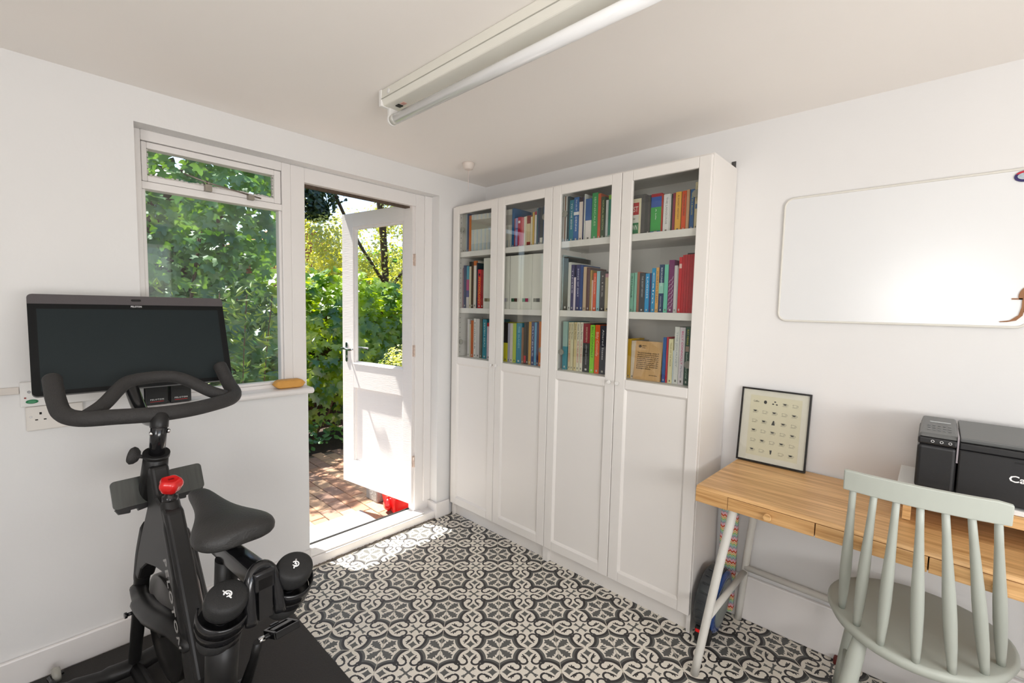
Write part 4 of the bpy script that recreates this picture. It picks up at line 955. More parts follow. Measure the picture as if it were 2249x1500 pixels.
bf = MB(); bf.box(0.02, 0.05, 0.02, 0.05, 0, .0045); bf.box(0.38, 0.41, 0.02, 0.05, 0, .0045); bf.box(0.02, 0.05, 0.2, 0.23, 0, .0045); bf.box(0.38, 0.41, 0.2, 0.23, 0, .0045); bf.build('rubber_foot', RUBBER, pt)

# ================================================================== CHAIR
chx, chy = 2.322, -0.320
chr_ = thing('spindle_chair', 'sage green wooden chair with a spindle back pulled up to the desk', 'chair', (chx, chy, 0), math.radians(2))
st = []
def seat_r(a):     # seat outline, local; back is -y
    x = 0.222*math.cos(a); y = math.sin(a); y = y*0.265 if y < 0 else y*0.205
    return x*(1.0 if y > -0.1 else 0.99), y
n = 48
def ringz(sc_, z, dz=0.0): return [Vector((seat_r(2*PI*k/n)[0]*sc_, seat_r(2*PI*k/n)[1]*sc_, z)) for k in range(n)]
s = MB(); s.loft([ringz(0.90, 0.412), ringz(0.975, 0.420), ringz(1.0, 0.432), ringz(1.0, 0.440), ringz(0.985, 0.447), ringz(0.95, 0.449), ringz(0.7, 0.444), ringz(0.35, 0.438), ringz(0.05, 0.436)])
s.build('seat', SAGE, chr_)
# top rail (curved), from left end to right end
TR = []; NR = 12
for k in range(NR+1):
    t = k/NR*2-1; x = -0.023+t*0.156; y = -0.352-0.020*(1-t*t)
    TR.append((x, y))
rl = MB(); rings = []
for (x, y) in TR:
    zt = 0.968-(0.005 if x > 0.122 else 0)
    rings.append([Vector((x, y-0.009, 0.913)), Vector((x, y+0.009, 0.913)), Vector((x, y+0.003, zt)), Vector((x, y-0.013, zt))])
rl.loft(rings); o = rl.build('top_rail', SAGE, chr_, bev=0.003)
o.data.polygons.foreach_set('use_smooth', [False]*len(o.data.polygons))
bots = [(-0.176, -0.098), (-0.134, -0.172), (-0.076, -0.228), (0.0, -0.247), (0.073, -0.230), (0.139, -0.172), (0.176, -0.096)]
for k, (bx_, by_) in enumerate(bots):
    t = (k-3)/3; tx = -0.023+t*0.134; ty = -0.352-0.020*(1-(t*0.86)**2)
    P0 = Vector((bx_, by_, 0.440)); P1 = Vector((tx, ty, 0.925))
    path = [P0.lerp(P1, q_) for q_ in (0, .08, .2, .35, .5, .7, .85, 1.0)]
    MB().tube(path, [0.0085, 0.0105, 0.0130, 0.0142, 0.0135, 0.0105, 0.0085, 0.0075], 12).build('spindle', SAGE, chr_)
for (a, b, c, d) in ((-0.120, -0.175, -0.180, -0.235), (0.120, -0.175, 0.180, -0.235), (-0.130, 0.110, -0.190, 0.165), (0.130, 0.110, 0.190, 0.165)):
    P0 = Vector((a, b, 0.425)); P1 = Vector((c, d, 0.0)); MB().tube([P0.lerp(P1, q_) for q_ in (0, .15, .4, .7, 1)], [0.017, 0.0215, 0.022, 0.0185, 0.0135], 16).build('leg', SAGE, chr_)
for (a, b) in (((-0.158, -0.213, 0.17), (-0.168, 0.142, 0.17)), ((0.158, -0.213, 0.17), (0.168, 0.142, 0.17)), ((-0.163, -0.03, 0.17), (0.163, -0.03, 0.17))):
    A, Bq = Vector(a), Vector(b); MB().tube([A.lerp(Bq, q_) for q_ in (0, .3, .5, .7, 1)], [0.008, 0.011, 0.0125, 0.011, 0.008], 12).build('stretcher', SAGE, chr_)

# ------------------------------------------------------------------ cordless fan-like appliance and bag between bookcase and desk
vc = thing('round_appliance', 'upright dark ribbed round appliance with blue trim leaning between bookcase and desk', 'appliance', (1.692, -0.192, 0.012), math.radians(2))
Mv = Matrix.Rotation(math.radians(7), 4, 'Y') @ Matrix.Rotation(PI/2, 4, 'Y')
DG = mat('charcoal_ribbed_plastic', (0.045, 0.049, 0.052), 0.4, noise=0.15)
Rv = 0.135
q = MB(); q.M = Matrix.Translation((0, 0, Rv)) @ Matrix.Rotation(math.radians(4), 4, 'Y') @ Matrix.Rotation(PI/2, 4, 'Y'); q.lathe([(Rv*0.86, -0.052), (Rv*0.97, -0.042), (Rv, -0.015), (Rv, 0.014), (Rv*0.97, 0.018)], 40); q.build('casing', DG, vc)
for k in range(16):
    an = math.radians(100+k*16); q = MB(); q.M = Matrix.Translation((0, 0, Rv)) @ Matrix.Rotation(math.radians(4), 4, 'Y'); y_, z_ = Rv*math.cos(an), Rv*math.sin(an)
    q.cyl((-0.036, y_, z_), (0.014, y_, z_), 0.0032, n=6); q.build('rib', DG, vc)
q = MB(); q.M = Matrix.Translation((0, 0, Rv)) @ Matrix.Rotation(math.radians(4), 4, 'Y') @ Matrix.Rotation(PI/2, 4, 'Y'); q.lathe([(Rv*0.96, 0.018), (Rv*0.97, 0.024), (Rv*0.92, 0.031), (Rv*0.78, 0.033)], 40); q.build('blue_rim', mat('deep_blue_plastic', (0.012, 0.055, 0.22), 0.25, trans=0.0, coat=0.4), vc)
q = MB(); q.M = Matrix.Translation((0, 0, Rv)) @ Matrix.Rotation(math.radians(4), 4, 'Y') @ Matrix.Rotation(PI/2, 4, 'Y'); q.lathe([(Rv*0.76, 0.0332), (Rv*0.70, 0.036), (Rv*0.3, 0.037)], 40); q.build('grey_face', mat('sage_grey_plastic', (0.22, 0.25, 0.24), 0.3, noise=0.3, nscale=20), vc)
q = MB(); q.box(-0.040, 0.020, -0.135, -0.085, 0.0, 0.065); q.build('brush_unit', BLACKP, vc, bev=0.008)
B(-0.034, -0.016, -0.1375, -0.1345, 0.046, 0.058).build('red_button', RED, vc)
# chevron fabric roll behind it
chv = bpy.data.materials.new('chevron_fabric'); chv.use_nodes = True; n_ = chv.node_tree; bs = n_.nodes['Principled BSDF']; bs.inputs['Roughness'].default_value = 0.9
tc = n_.nodes.new('ShaderNodeTexCoord'); sp = n_.nodes.new('ShaderNodeSeparateXYZ'); n_.links.new(tc.outputs['Object'], sp.inputs[0])
def mth(op, a, b=None):
    nd = n_.nodes.new('ShaderNodeMath'); nd.operation = op
    for i, v_ in enumerate((a, b)):
        if v_ is None: continue
        if isinstance(v_, (int, float)): nd.inputs[i].default_value = v_
        else: n_.links.new(v_, nd.inputs[i])
    return nd.outputs[0]
sx_ = mth('ADD', sp.outputs[0], sp.outputs[1]); zig = mth('PINGPONG', sx_, 0.0075); zz_ = mth('FRACT', mth('MULTIPLY', mth('ADD', sp.outputs[2], mth('MULTIPLY', zig, 1.0)), 1/0.052))
cr_ = n_.nodes.new('ShaderNodeValToRGB'); cr_.color_ramp.interpolation = 'CONSTANT'
stops = [(0, 'c23a3a'), (.1, 'e8e0d8'), (.16, 'd98aa8'), (.26, 'e8e0d8'), (.31, '24406a'), (.38, 'e8e0d8'), (.43, '5fa39a'), (.53, 'e8e0d8'), (.58, '6fae52'), (.68, 'e8e0d8'), (.73, 'd8a94a'), (.84, 'e8e0d8'), (.9, 'd07a4a')]
el = cr_.color_ramp.elements; el[0].position = 0; el[0].color = hexc(stops[0][1]); el[1].position = stops[1][0]; el[1].color = hexc(stops[1][1])
for p_, h_ in stops[2:]: e_ = el.new(p_); e_.color = hexc(h_)
n_.links.new(zz_, cr_.inputs[0]); n_.links.new(cr_.outputs[0], bs.inputs['Base Color'])
ib = thing('folded_ironing_board', 'narrow folded board in multicoloured zigzag fabric standing behind the round appliance', 'ironing board', (1.686, -0.036, 0.0), math.radians(6))
q = MB(); pts = rrect(-0.036, 0.036, 0.02, 0.675, 0.02, 4); q.prism(pts, lambda p, r_, d: (p, d, r_), -0.012, 0.012); q.build('padded_cover', chv, ib, bev=0.006)
q = MB(); q.tube([(0.0, 0.018, 0.0), (0.0, 0.018, 0.55)], 0.006, 8); q.box(-0.02, 0.02, 0.010, 0.024, 0.10, 0.12); q.build('folded_leg', LEGP, ib)
tag(MB().box(2.100, 2.130, -0.050, -0.022, 0.0, 0.030).build('plug', mat('dark_red_plug', (0.12, 0.015, 0.012), 0.4, noise=0.3), bev=0.006), 'small black and red object on the floor by the baseboard behind the chair leg', 'plug')

# ------------------------------------------------------------------ things on the left wall and the sill
gb = MB(); L_, Wd, Hh = 0.150, 0.060, 0.040
rings = []
for t, k_ in ((-1, 0.05), (-0.80, 0.78), (-0.62, 1.0), (0.62, 1.0), (0.80, 0.78), (1, 0.05)):
    rr_ = [Vector((a*Wd/2*(0.35+0.65*k_), t*L_/2, Hh/2+b*Hh/2*k_)) for a, b in ((-1, -.75), (-.8, -1), (.8, -1), (1, -.75), (1, .75), (.8, 1), (-.8, 1), (-1, .75))]
    rings.append(rr_)
gb.loft(rings); o = gb.build('sponge', GOLD, bev=0.004); o.data.polygons.foreach_set('use_smooth', [False]*len(o.data.polygons)); o.location = (-0.038, -1.296, 0.963); o.rotation_euler = (0, 0, math.radians(-4))
tag(o, 'mustard yellow foam block with pointed ends on the right end of the window sill', 'sponge')
for k, (yy, nm) in enumerate(((-1.868, 'left'), (-1.788, 'right'))):
    c = thing('small_box', 'small black box with white lettering on the sill, %s one of the pair' % nm, 'box', (0.028, yy, 0.9635), 0, 'pair of small black boxes on the window sill')
    B(-0.070, 0, 0, 0.070, 0, 0.070).build('box_body', mat('black_card', (0.010, 0.010, 0.010), 0.5), c, bev=0.002)
    put_text('brand_lettering', 'PELOTON', 0.008, WHITEP, c, (0.0006, 0.012, 0.020), (0, 1, 0), (0, 0, 1), fitlen=0.044, bold=True, space=1.2)
    B(0.0, 0.0006, 0.012, 0.056, 0.011, 0.0125).build('red_line', RED, c)
tk = tag(B(0.0, 0.013, RY, -2.209, 1.050, 1.074).build('cable_trunking', mat('stained_trunking', (0.66, 0.61, 0.56), 0.5, noise=0.12, nscale=12), bev=0.002), 'white cable trunking running along the wall into the connection box', 'cable trunking')
jb = thing('connection_box', 'white spur box with a green button on the wall behind the screen', 'switch', (0.0, -2.208, 1.005))
B(0, 0.030, 0, 0.300, 0, 0.086).build('box_body', WHITEPL, jb, bev=0.003)
q = MB(); q.lathe([(0.012, 0), (0.012, 0.003), (0.008, 0.006)], 16, Matrix.Translation((0.030, 0.028, 0.018)) @ Matrix.Rotation(PI/2, 4, 'Y') @ Matrix.Diagonal((0.6, 1.3, 1, 1))); q.build('green_button', mat('green_button', (0.01, 0.22, 0.08), 0.3), jb)
q = MB(); q.lathe([(0.003, 0), (0.003, 0.0015)], 10, Matrix.Translation((0.030, 0.012, 0.032)) @ Matrix.Rotation(PI/2, 4, 'Y')); q.build('red_lamp', mat('dull_red_lamp', (0.3, 0.06, 0.05), 0.4), jb)
q = MB(); q.lathe([(0.005, 0), (0.0045, 0.002)], 10, Matrix.Translation((0.030, 0.022, 0.052)) @ Matrix.Rotation(PI/2, 4, 'Y')); q.build('screw', STEEL, jb)
sk = thing('double_socket', 'white double wall socket below the connection box', 'socket', (0.0, -2.197, 0.917))
B(0, 0.020, 0, 0.146, 0, 0.086).build('socket_plate', mat('ivory_socket', (0.74, 0.70, 0.65), 0.35), sk, bev=0.003)
q = MB()
for y_ in (0.036, 0.110):
    q.box(0.0195, 0.0205, y_-.003, y_+.003, 0.056, 0.064); q.box(0.0195, 0.0205, y_-.014, y_-.007, 0.036, 0.040); q.box(0.0195, 0.0205, y_+.007, y_+.014, 0.036, 0.040)
q.build('pin_hole', BLACKG, sk)
for y_ in (0.012, 0.134):
    q = MB(); q.lathe([(0.004, 0), (0.0035, 0.0015)], 12, Matrix.Translation((0.020, y_, 0.050)) @ Matrix.Rotation(PI/2, 4, 'Y')); q.build('screw', CHROME, sk)
# ================================================================== EXERCISE BIKE
tag(B(0.020, 1.850, -2.335, -1.418, 0.0, 0.006).build('exercise_mat', mat('black_rubber_mat', (0.022, 0.019, 0.017), 0.6, noise=0.25, nscale=150, bump=0.25, bscale=400), bev=0.003), 'black rubber floor mat under the exercise bike', 'mat')
BA = math.radians(6); BP = (0.318, -1.957, 0.006)
bk = thing('exercise_bike', 'black indoor exercise bike with a big screen standing on a black mat by the window', 'exercise bike', BP, BA)
LOC = Matrix.Translation(BP) @ Matrix.Rotation(BA, 4, 'Z'); W2L = LOC.inverted()
BG2 = mat('black_gloss_tube', (0.010, 0.010, 0.011), 0.16, spec=0.6, noise=0.1)
def sw(s_, w_, z_): return (s_, w_, z_)
q = MB(); q.tube(smoothpath([(-0.185, -0.200, 0.026), (-0.125, -0.155, 0.040), (-0.075, -0.07, 0.048), (-0.060, 0, 0.050), (-0.075, 0.07, 0.048), (-0.125, 0.155, 0.040), (-0.185, 0.200, 0.026)]), [0.018]*5+[0.026]*5+[0.034]*5+[0.036]*5+[0.034]*5+[0.026]*5+[0.018], 16, flat=0.8)
q.build('front_stabiliser', BLACKP, bk)
for sg in (-1, 1):
    q = MB(); q.lathe([(0.012, -0.012), (0.024, -0.011), (0.027, -0.004), (0.027, 0.004), (0.024, 0.011), (0.012, 0.012)], 20, Matrix.Translation((-0.245, sg*0.178, 0.032)) @ Matrix.Rotation(PI/2, 4, 'X')); wh = q.build('transport_wheel', mat('clear_grey_wheel', (0.35, 0.34, 0.30), 0.2, noise=0.1), bk)
    q = MB(); q.cyl((-0.245, sg*0.158, 0.032), (-0.245, sg*0.198, 0.032), 0.007, n=10); q.tube([(-0.245, sg*0.195, 0.032), (-0.17, sg*0.19, 0.032)], 0.008, 8); q.build('wheel_axle', BG2, wh)
    q = MB(); q.lathe([(0.022, 0), (0.022, 0.008), (0.015, 0.014)], 16, Matrix.Translation((-0.10, sg*0.17, -0.0))); q.build('levelling_foot', RUBBER, bk)
q = MB(); q.tube(smoothpath([(-0.060, 0, 0.050), (-0.005, 0, 0.20), (0.048, 0, 0.35), (0.085, 0, 0.45), (0.125, 0, 0.55), (0.19, 0, 0.66)]), [0.019]*5+[0.020]*5+[0.022]*5+[0.024]*5+[0.024]*5+[0.02], 14); q.build('fork_leg', BLACKP, bk)
# shell of the frame: side outline with an arch, extruded
def shell(name, poly, w0, w1, m, bev=0.012, parent=bk):
    return MB().prism(poly, lambda a, b, d: (a, d, b), w0, w1).build(name, m, parent, bev=bev, seg=3)
outer = [(0.255, 0.88), (0.270, 0.76), (0.195, 0.645), (0.140, 0.555), (0.100, 0.470), (0.128, 0.455), (0.170, 0.510), (0.230, 0.550), (0.320, 0.572), (0.420, 0.585), (0.475, 0.548), (0.515, 0.485), (0.560, 0.425), (0.600, 0.36), (0.630, 0.20), (0.640, 0.05), (0.690, 0.05), (0.675, 0.20), (0.635, 0.38), (0.575, 0.50), (0.500, 0.65), (0.430, 0.775), (0.385, 0.79), (0.345, 0.80), (0.310, 0.88)]
shell('frame_shell', outer, -0.024, 0.024, BLACKP, 0.010)
q = MB(); q.tube(smoothpath([(0.385, 0, 0.790), (0.425, 0, 0.725), (0.500, 0, 0.575), (0.575, 0, 0.42), (0.635, 0, 0.24), (0.665, 0, 0.05)]), [0.025]*5+[0.028]*5+[0.032]*5+[0.036]*5+[0.040]*5+[0.040], 18); q.build('down_tube', BLACKP, bk)
q = MB(); q.tube(smoothpath([(0.070, -0.008, 0.405), (0.19, -0.026, 0.412), (0.35, -0.038, 0.445), (0.50, -0.026, 0.468), (0.585, -0.005, 0.44)]), [0.024]*5+[0.032]*5+[0.034]*5+[0.030]*5+[0.02], 14, flat=0.7); q.build('brake_cover', BLACKP, bk)
q = MB(); q.lathe([(0.05, -0.008), (0.158, -0.007), (0.170, -0.016), (0.178, -0.014), (0.178, 0.014), (0.170, 0.016), (0.158, 0.007), (0.05, 0.008)], 48, Matrix.Translation((0.150, 0.052, 0.270)) @ Matrix.Rotation(PI/2, 4, 'X')); fw_ = q.build('flywheel', mat('flywheel_steel', (0.055, 0.052, 0.05), 0.28, metal=0.7, noise=0.1), bk)
q = MB(); q.lathe([(0.026, -0.03), (0.030, -0.018), (0.030, 0.018), (0.026, 0.03)], 20, Matrix.Translation((0.150, 0.052, 0.270)) @ Matrix.Rotation(PI/2, 4, 'X')); q.build('hub', STEEL, fw_)
cover = [(0.235, 0.655), (0.330, 0.672), (0.394, 0.626), (0.450, 0.54), (0.520, 0.44), (0.600, 0.37), (0.690, 0.33), (0.710, 0.24), (0.640, 0.17), (0.480, 0.13), (0.33, 0.16), (0.26, 0.26), (0.25, 0.42), (0.23, 0.56)]
shell('belt_cover', cover, 0.044, 0.066, BG2, 0.010)
q = MB(); q.cyl((0.030, -0.034, 0.300), (0.03, -0.010, 0.300), 0.006, n=10); q.cyl((0.030, -0.040, 0.300), (0.030, -0.033, 0.300), 0.010, n=12); q.build('bolt', BG2, bk)
# head, post, handlebar
q = MB(); q.tube([(0.225, 0, 0.77), (0.262, 0, 0.86), (0.283, 0, 0.912)], [0.036, 0.033, 0.031], 20); q.tube([(0.281, 0, 0.905), (0.285, 0, 0.916)], [0.034, 0.034], 20); q.build('head_collar', BLACKP, bk)
q = MB(); q.tube([(0.283, 0, 0.90), (0.322, 0, 1.012)], [0.0205, 0.0205], 18); q.build('handlebar_post', BG2, bk)
for sg in (-1, 1):
    q = MB(); q.lathe([(0.006, 0), (0.007, 0.004), (0.005, 0.008)], 10, Matrix.Translation((0.322, sg*0.018, 0.985)) @ Matrix.Rotation(-sg*PI/2, 4, 'X')); q.build('clamp_bolt', CHROME, bk)
q = MB(); q.lathe([(0.007, 0), (0.007, 0.022), (0.020, 0.026), (0.030, 0.036), (0.033, 0.046), (0.026, 0.055)], 20, Matrix.Translation((0.278, -0.022, 0.905)) @ Matrix.Diagonal((.8, .8, .8, 1)) @ Matrix.Rotation(math.radians(75), 4, 'X') @ Matrix.Rotation(math.radians(-30), 4, 'Y')); q.build('height_knob', RUBBER, bk)
HC = 0.030; hr = 0.0225
hb = MB()
near = smoothpath([(0.065, HC-0.218, 1.140), (0.095, HC-0.220, 1.120), (0.145, HC-0.222, 1.085), (0.200, HC-0.218, 1.055), (0.248, HC-0.190, 1.043), (0.275, HC-0.12, 1.040), (0.300, HC-0.03, 1.036), (0.290, HC+0.06, 1.034), (0.262, HC+0.14, 1.036), (0.232, HC+0.198, 1.040), (0.185, HC+0.230, 1.050), (0.130, HC+0.234, 1.075), (0.085, HC+0.232, 1.115), (0.060, HC+0.230, 1.140)], 5)
hb.tube(near, [hr*0.92]+[hr]*(len(near)-2)+[hr*0.92], 18)
hb.build('handlebar', RUBBER, bk)
mid = smoothpath([(0.235, HC-0.175, 1.045), (0.195, HC-0.13, 1.065), (0.150, HC-0.085, 1.100), (0.128, HC-0.055, 1.118), (0.120, HC, 1.124), (0.128, HC+0.060, 1.122), (0.155, HC+0.100, 1.105), (0.190, HC+0.150, 1.068), (0.210, HC+0.192, 1.048)], 5)
MB().tube(mid, [0.0195]*len(mid), 16).build('inner_grip_bar', RUBBER, bk)
q = MB(); q.tube(smoothpath([(0.318, 0, 1.000), (0.316, 0.002, 1.015), (0.303, 0.008, 1.034)], 4), [0.023]*8+[0.019], 14); q.lathe([(0.006, 0), (0.006, 0.003)], 12, Matrix.Translation((0.327, 0.006, 1.028)) @ Matrix.Rotation(PI/2, 4, 'Y')); q.build('handlebar_clamp', BLACKP, bk)
q = MB(); q.tube(smoothpath([(0.285, 0.008, 1.025), (0.20, 0.010, 1.000), (0.11, 0.012, 1.005), (0.03, 0.013, 1.045), (-0.030, 0.014, 1.095), (-0.075, 0.014, 1.17)], 5), 0.020, 14); q.build('screen_arm', BG2, bk)
# screen
u_ = Vector((0, 1, 0)); v_ = Vector((-0.12, 0, 0.312)).normalized(); n_ = u_.cross(v_); o_ = Vector((0.32, -2.180, 1.083))
MS = W2L @ Matrix(((u_.x, v_.x, n_.x, o_.x), (u_.y, v_.y, n_.y, o_.y), (u_.z, v_.z, n_.z, o_.z), (0, 0, 0, 1)))
SW, SH = 0.538, 0.335
q = MB(); q.M = MS; q.prism(rrect(0, SW, 0, SH, 0.013, 4), lambda a, b, d: (a, b, d), -0.022, -0.001); scr = q.build('screen_housing', mat('screen_back_grey', (0.045, 0.045, 0.045), 0.4), bk, bev=0.002)
q = MB(); q.M = MS; q.prism([(0.0, SH-0.033), (SW, SH-0.033)]+[p for p in rrect(0, SW, 0, SH, 0.013, 4) if p[1] > SH-0.02], lambda a, b, d: (a, b, d), -0.001, 0.0015); q.build('speaker_bar', mat('taupe_speaker_cloth', (0.085, 0.075, 0.078), 0.7, bump=0.2, bscale=900), scr)
q = MB(); q.M = MS; q.prism([p for p in rrect(0, SW, 0, SH, 0.013, 4) if p[1] < 0.02]+[(SW, SH-0.033), (0, SH-0.033)], lambda a, b, d: (a, b, d), -0.001, 0.0005); q.build('black_bezel', mat('bezel_black', (0.003, 0.0035, 0.004), 0.5, spec=0.25), scr)
q = MB(); q.M = MS; q.box(0.020, SW-0.020, 0.014, SH-0.050, 0.0003, 0.0010); q.build('display', mat('dark_display', (0.0085, 0.0150, 0.0170), 0.5, spec=0.3), scr)
q = MB(); q.M = MS; q.prism(rrect(SW/2-.014, SW/2+.014, SH-.020, SH-.012, .004, 4), lambda a, b, d: (a, b, d), 0.0012, 0.0022); q.build('camera_slot', BLACKG, scr)
lg = put_text('brand_lettering', 'PELOTON', 0.0085, WHITEP, scr, (0, 0, 0), (1, 0, 0), (0, 1, 0), fitlen=0.030, bold=True, space=1.15); lg.data.transform(MS @ Matrix.Translation((SW/2-.016, SH-.0395, 0.0007)))
q = MB(); q.M = MS; q.box(SW-.001, SW+.0015, SH*.45, SH*.62, -0.018, -0.006); q.build('side_button', BLACKG, scr)
# resistance knob
q = MB(); MK = Matrix.Translation((0.390, 0.0, 0.793)) @ Matrix.Rotation(math.radians(14), 4, 'Y'); q.lathe([(0.017, 0), (0.020, 0.004), (0.020, 0.018), (0.014, 0.020), (0.013, 0.030)], 20, MK); q.build('knob_collar', BG2, bk)
q = MB()
def lobes(r, z): return [MK @ Vector((r*(1+0.07*math.cos(5*a))*math.cos(a), r*(1+0.07*math.cos(5*a))*math.sin(a), z)) for a in [2*PI*k/40 for k in range(40)]]
q.loft([lobes(0.012, 0.028), lobes(0.022, 0.036), lobes(0.0285, 0.052), lobes(0.0285, 0.060), lobes(0.024, 0.070), lobes(0.017, 0.073), lobes(0.014, 0.071)]); q.build('resistance_knob', RED, bk)
q = MB(); q.M = MK; q.box(-0.003, 0.003, -0.007, 0.007, 0.0708, 0.0722); q.build('knob_symbol', mat('dark_red_print', (0.25, 0.0, 0.0), 0.5), bpy.data.objects['resistance_knob'])
# cup trays beside the head
for sg, w0 in ((-1, -0.086), (1, 0.044)):
    q = MB(); MT = Matrix.Translation((0.235, w0, 0.79)) @ Matrix.Rotation(math.radians(-24 if sg < 0 else -24), 4, 'Y'); q.M = MT
    pl_ = rrect(-0.002, 0.092, -0.038, 0.046, 0.012, 4)   # (width, height)
    if sg < 0: pl_ = [(a-0.012, b) for a, b in pl_]
    q.prism(pl_, lambda a, b, d: (d, a, b), 0.0, 0.004)
    t_ = q.build('bottle_holder_plate', mat('smoked_reflective_plastic', (0.060, 0.064, 0.058), 0.22, noise=0.45, nscale=4, stretch=(1, 20, 1.5), spec=0.5), bk, bev=0.001)
    q = MB(); q.M = MT; a0 = -0.014 if sg < 0 else -0.002; q.prism([(a0+.004, -0.036), (a0+.090, -0.036), (a0+.080, -0.052), (a0+.058, -0.055), (a0+.056, -0.047), (a0+.040, -0.047), (a0+.038, -0.055), (a0+.012, -0.052)], lambda a, b, d: (d, a, b), -0.012, 0.003); q.build('holder_lip', BLACKP, t_, bev=0.001)
    q = MB(); q.tube([(0.235, w0+(0.075 if sg < 0 else 0.004), 0.80), (0.225, 0.0, 0.79)], 0.009, 10); q.build('holder_arm', BLACKP, t_)
# saddle
q = MB(); rings = []
for s_, wv, zt, th in ((0.660, 0.010, 0.882, 0.014), (0.668, 0.020, 0.892, 0.024), (0.700, 0.0265, 0.898, 0.034), (0.745, 0.031, 0.894, 0.040), (0.785, 0.043, 0.887, 0.044), (0.820, 0.062, 0.884, 0.047), (0.855, 0.081, 0.886, 0.050), (0.890, 0.090, 0.890, 0.050), (0.920, 0.087, 0.888, 0.048), (0.940, 0.070, 0.880, 0.040), (0.950, 0.040, 0.870, 0.028)):
    r_ = []
    for k in range(20):
        a = 2*PI*k/20; cx_, cz_ = math.cos(a), math.sin(a)
        ww = wv*0.93*math.copysign(abs(cx_)**0.7, cx_); zz_ = zt + (0 if cz_ > 0 else 0) - th*0.5 + th*0.5*math.copysign(abs(cz_)**0.75, cz_)
        zz_ -= 0.30*(abs(ww)**1.6)*6*0.35; r_.append(Vector((s_, ww, zz_)))
    rings.append([p+Vector((-0.014, -0.018, 0.014)) for p in r_])
q.loft(rings); sd = q.build('saddle', FOAM, bk, sub=1)
q = MB()
for sg in (-1, 1): q.tube(smoothpath([(0.705, sg*0.012, 0.862), (0.74, sg*0.018, 0.845), (0.80, sg*0.021, 0.833), (0.86, sg*0.022, 0.836), (0.905, sg*0.030, 0.858)], 4), 0.0045, 8)
q.build('saddle_rail', BG2, sd)
lg = put_text('saddle_lettering', 'PELO', 0.008, mat('embossed_black', (0.005, 0.005, 0.005), 0.3), sd, (0.951, -0.014, 0.868), (0, 1, 0), (0.3, 0, 1), fitlen=0.028)
q = MB(); q.box(0.785, 0.835, -0.024, 0.024, 0.808, 0.838); q.cyl((0.81, -0.034, 0.824), (0.81, 0.034, 0.824), 0.009, n=12); q.build('seat_clamp', BG2, bk, bev=0.003)
q = MB(); q.loft([[Vector((0.725, a*0.018, 0.783+b*0.020)) for a, b in ((-1, -1), (1, -1), (1, 1), (-1, 1))], [Vector((0.985, a*0.022, 0.783+b*0.022)) for a, b in ((-1, -1), (1, -1), (1, 1), (-1, 1))]]); o = q.build('seat_slider', BG2, bk, bev=0.006, seg=3)
q = MB(); q.tube([(0.790, 0, 0.765), (0.770, 0, 0.66), (0.748, 0, 0.53)], [0.026, 0.024, 0.024], 16); q.build('seat_post', BLACKP, bk)
q = MB(); q.tube([(0.752, 0, 0.555), (0.735, 0, 0.44), (0.700, 0, 0.20), (0.680, 0, 0.05)], [0.037, 0.036, 0.040, 0.044], 20); q.tube([(0.753, 0, 0.56), (0.750, 0, 0.54)], [0.040, 0.040], 20); q.build('seat_tube', BLACKP, bk)
q = MB()
for k in range(5): q.box(0.738-k*0.0012, 0.746, -0.006, 0.006, 0.60+k*0.022, 0.606+k*0.022)
q.build('height_marks', STEEL, bk)
q = MB(); q.tube([(0.60, 0, 0.055), (1.05, 0, 0.045)], [0.040, 0.034], 16); q.tube(smoothpath([(1.03, -0.26, 0.022), (1.06, -0.13, 0.040), (1.07, 0, 0.045), (1.06, 0.13, 0.040), (1.03, 0.26, 0.022)]), 0.024, 14); q.build('rear_stabiliser', BLACKP, bk)
q = MB(); q.tube([(-0.05, 0, 0.05), (0.6, 0, 0.05)], [0.020, 0.024], 12); q.build('base_rail', BLACKP, bk)
# weight rack
q = MB(); q.tube(smoothpath([(0.985, -0.030, 0.70), (0.970, -0.026, 0.775), (0.960, -0.012, 0.803), (0.960, 0.012, 0.803), (0.970, 0.026, 0.775), (0.985, 0.030, 0.70)], 5), 0.012, 12); q.box(0.955, 0.985, -0.014, 0.014, 0.70, 0.79); rk = q.build('weight_rack', BG2, bk)
TILT = Matrix.Rotation(math.radians(27), 4, 'Y')
for sg in (-1, 1):
    Mc = Matrix.Translation((0.969, sg*0.070, 0.772)) @ TILT
    q = MB(); q.M = Mc; vs = []; R0 = 0.0415
    for zz, rr in ((-0.020, R0), (-0.045, R0), (-0.075, R0*0.98), (-0.078, R0*0.80)):
        vs.append([Vector((rr*math.cos(a), rr*math.sin(a), zz)) for a in [2*PI*k/32 for k in range(32)]])
    # open cradle: outer strap ring
    ring_o = [Vector(((R0+.003)*math.cos(a), (R0+.003)*math.sin(a), 0)) for a in [math.radians(-125+250*k/30) for k in range(31)]]
    for zz, hw in ((-0.045, 0.015),):
        fs = []; vv = []
        for p in ring_o: 
            d_ = p.normalized()
            for rr, dz in ((0, -hw), (0.004, -hw), (0.004, hw), (0, hw)): vv.append(p+d_*rr+Vector((0, 0, zz+dz)))
        for k in range(30):
            for j in range(4): fs.append((k*4+j, k*4+(j+1) % 4, (k+1)*4+(j+1) % 4, (k+1)*4+j))
        fs.append((3, 2, 1, 0)); fs.append((120, 121, 122, 123)); q.add(vv, fs, True)
    q.lathe([(R0*0.9, -0.092), (R0+.004, -0.086), (R0+.005, -0.070), (R0+.003, -0.062)], 28); q.build('weight_cup', BG2, rk)
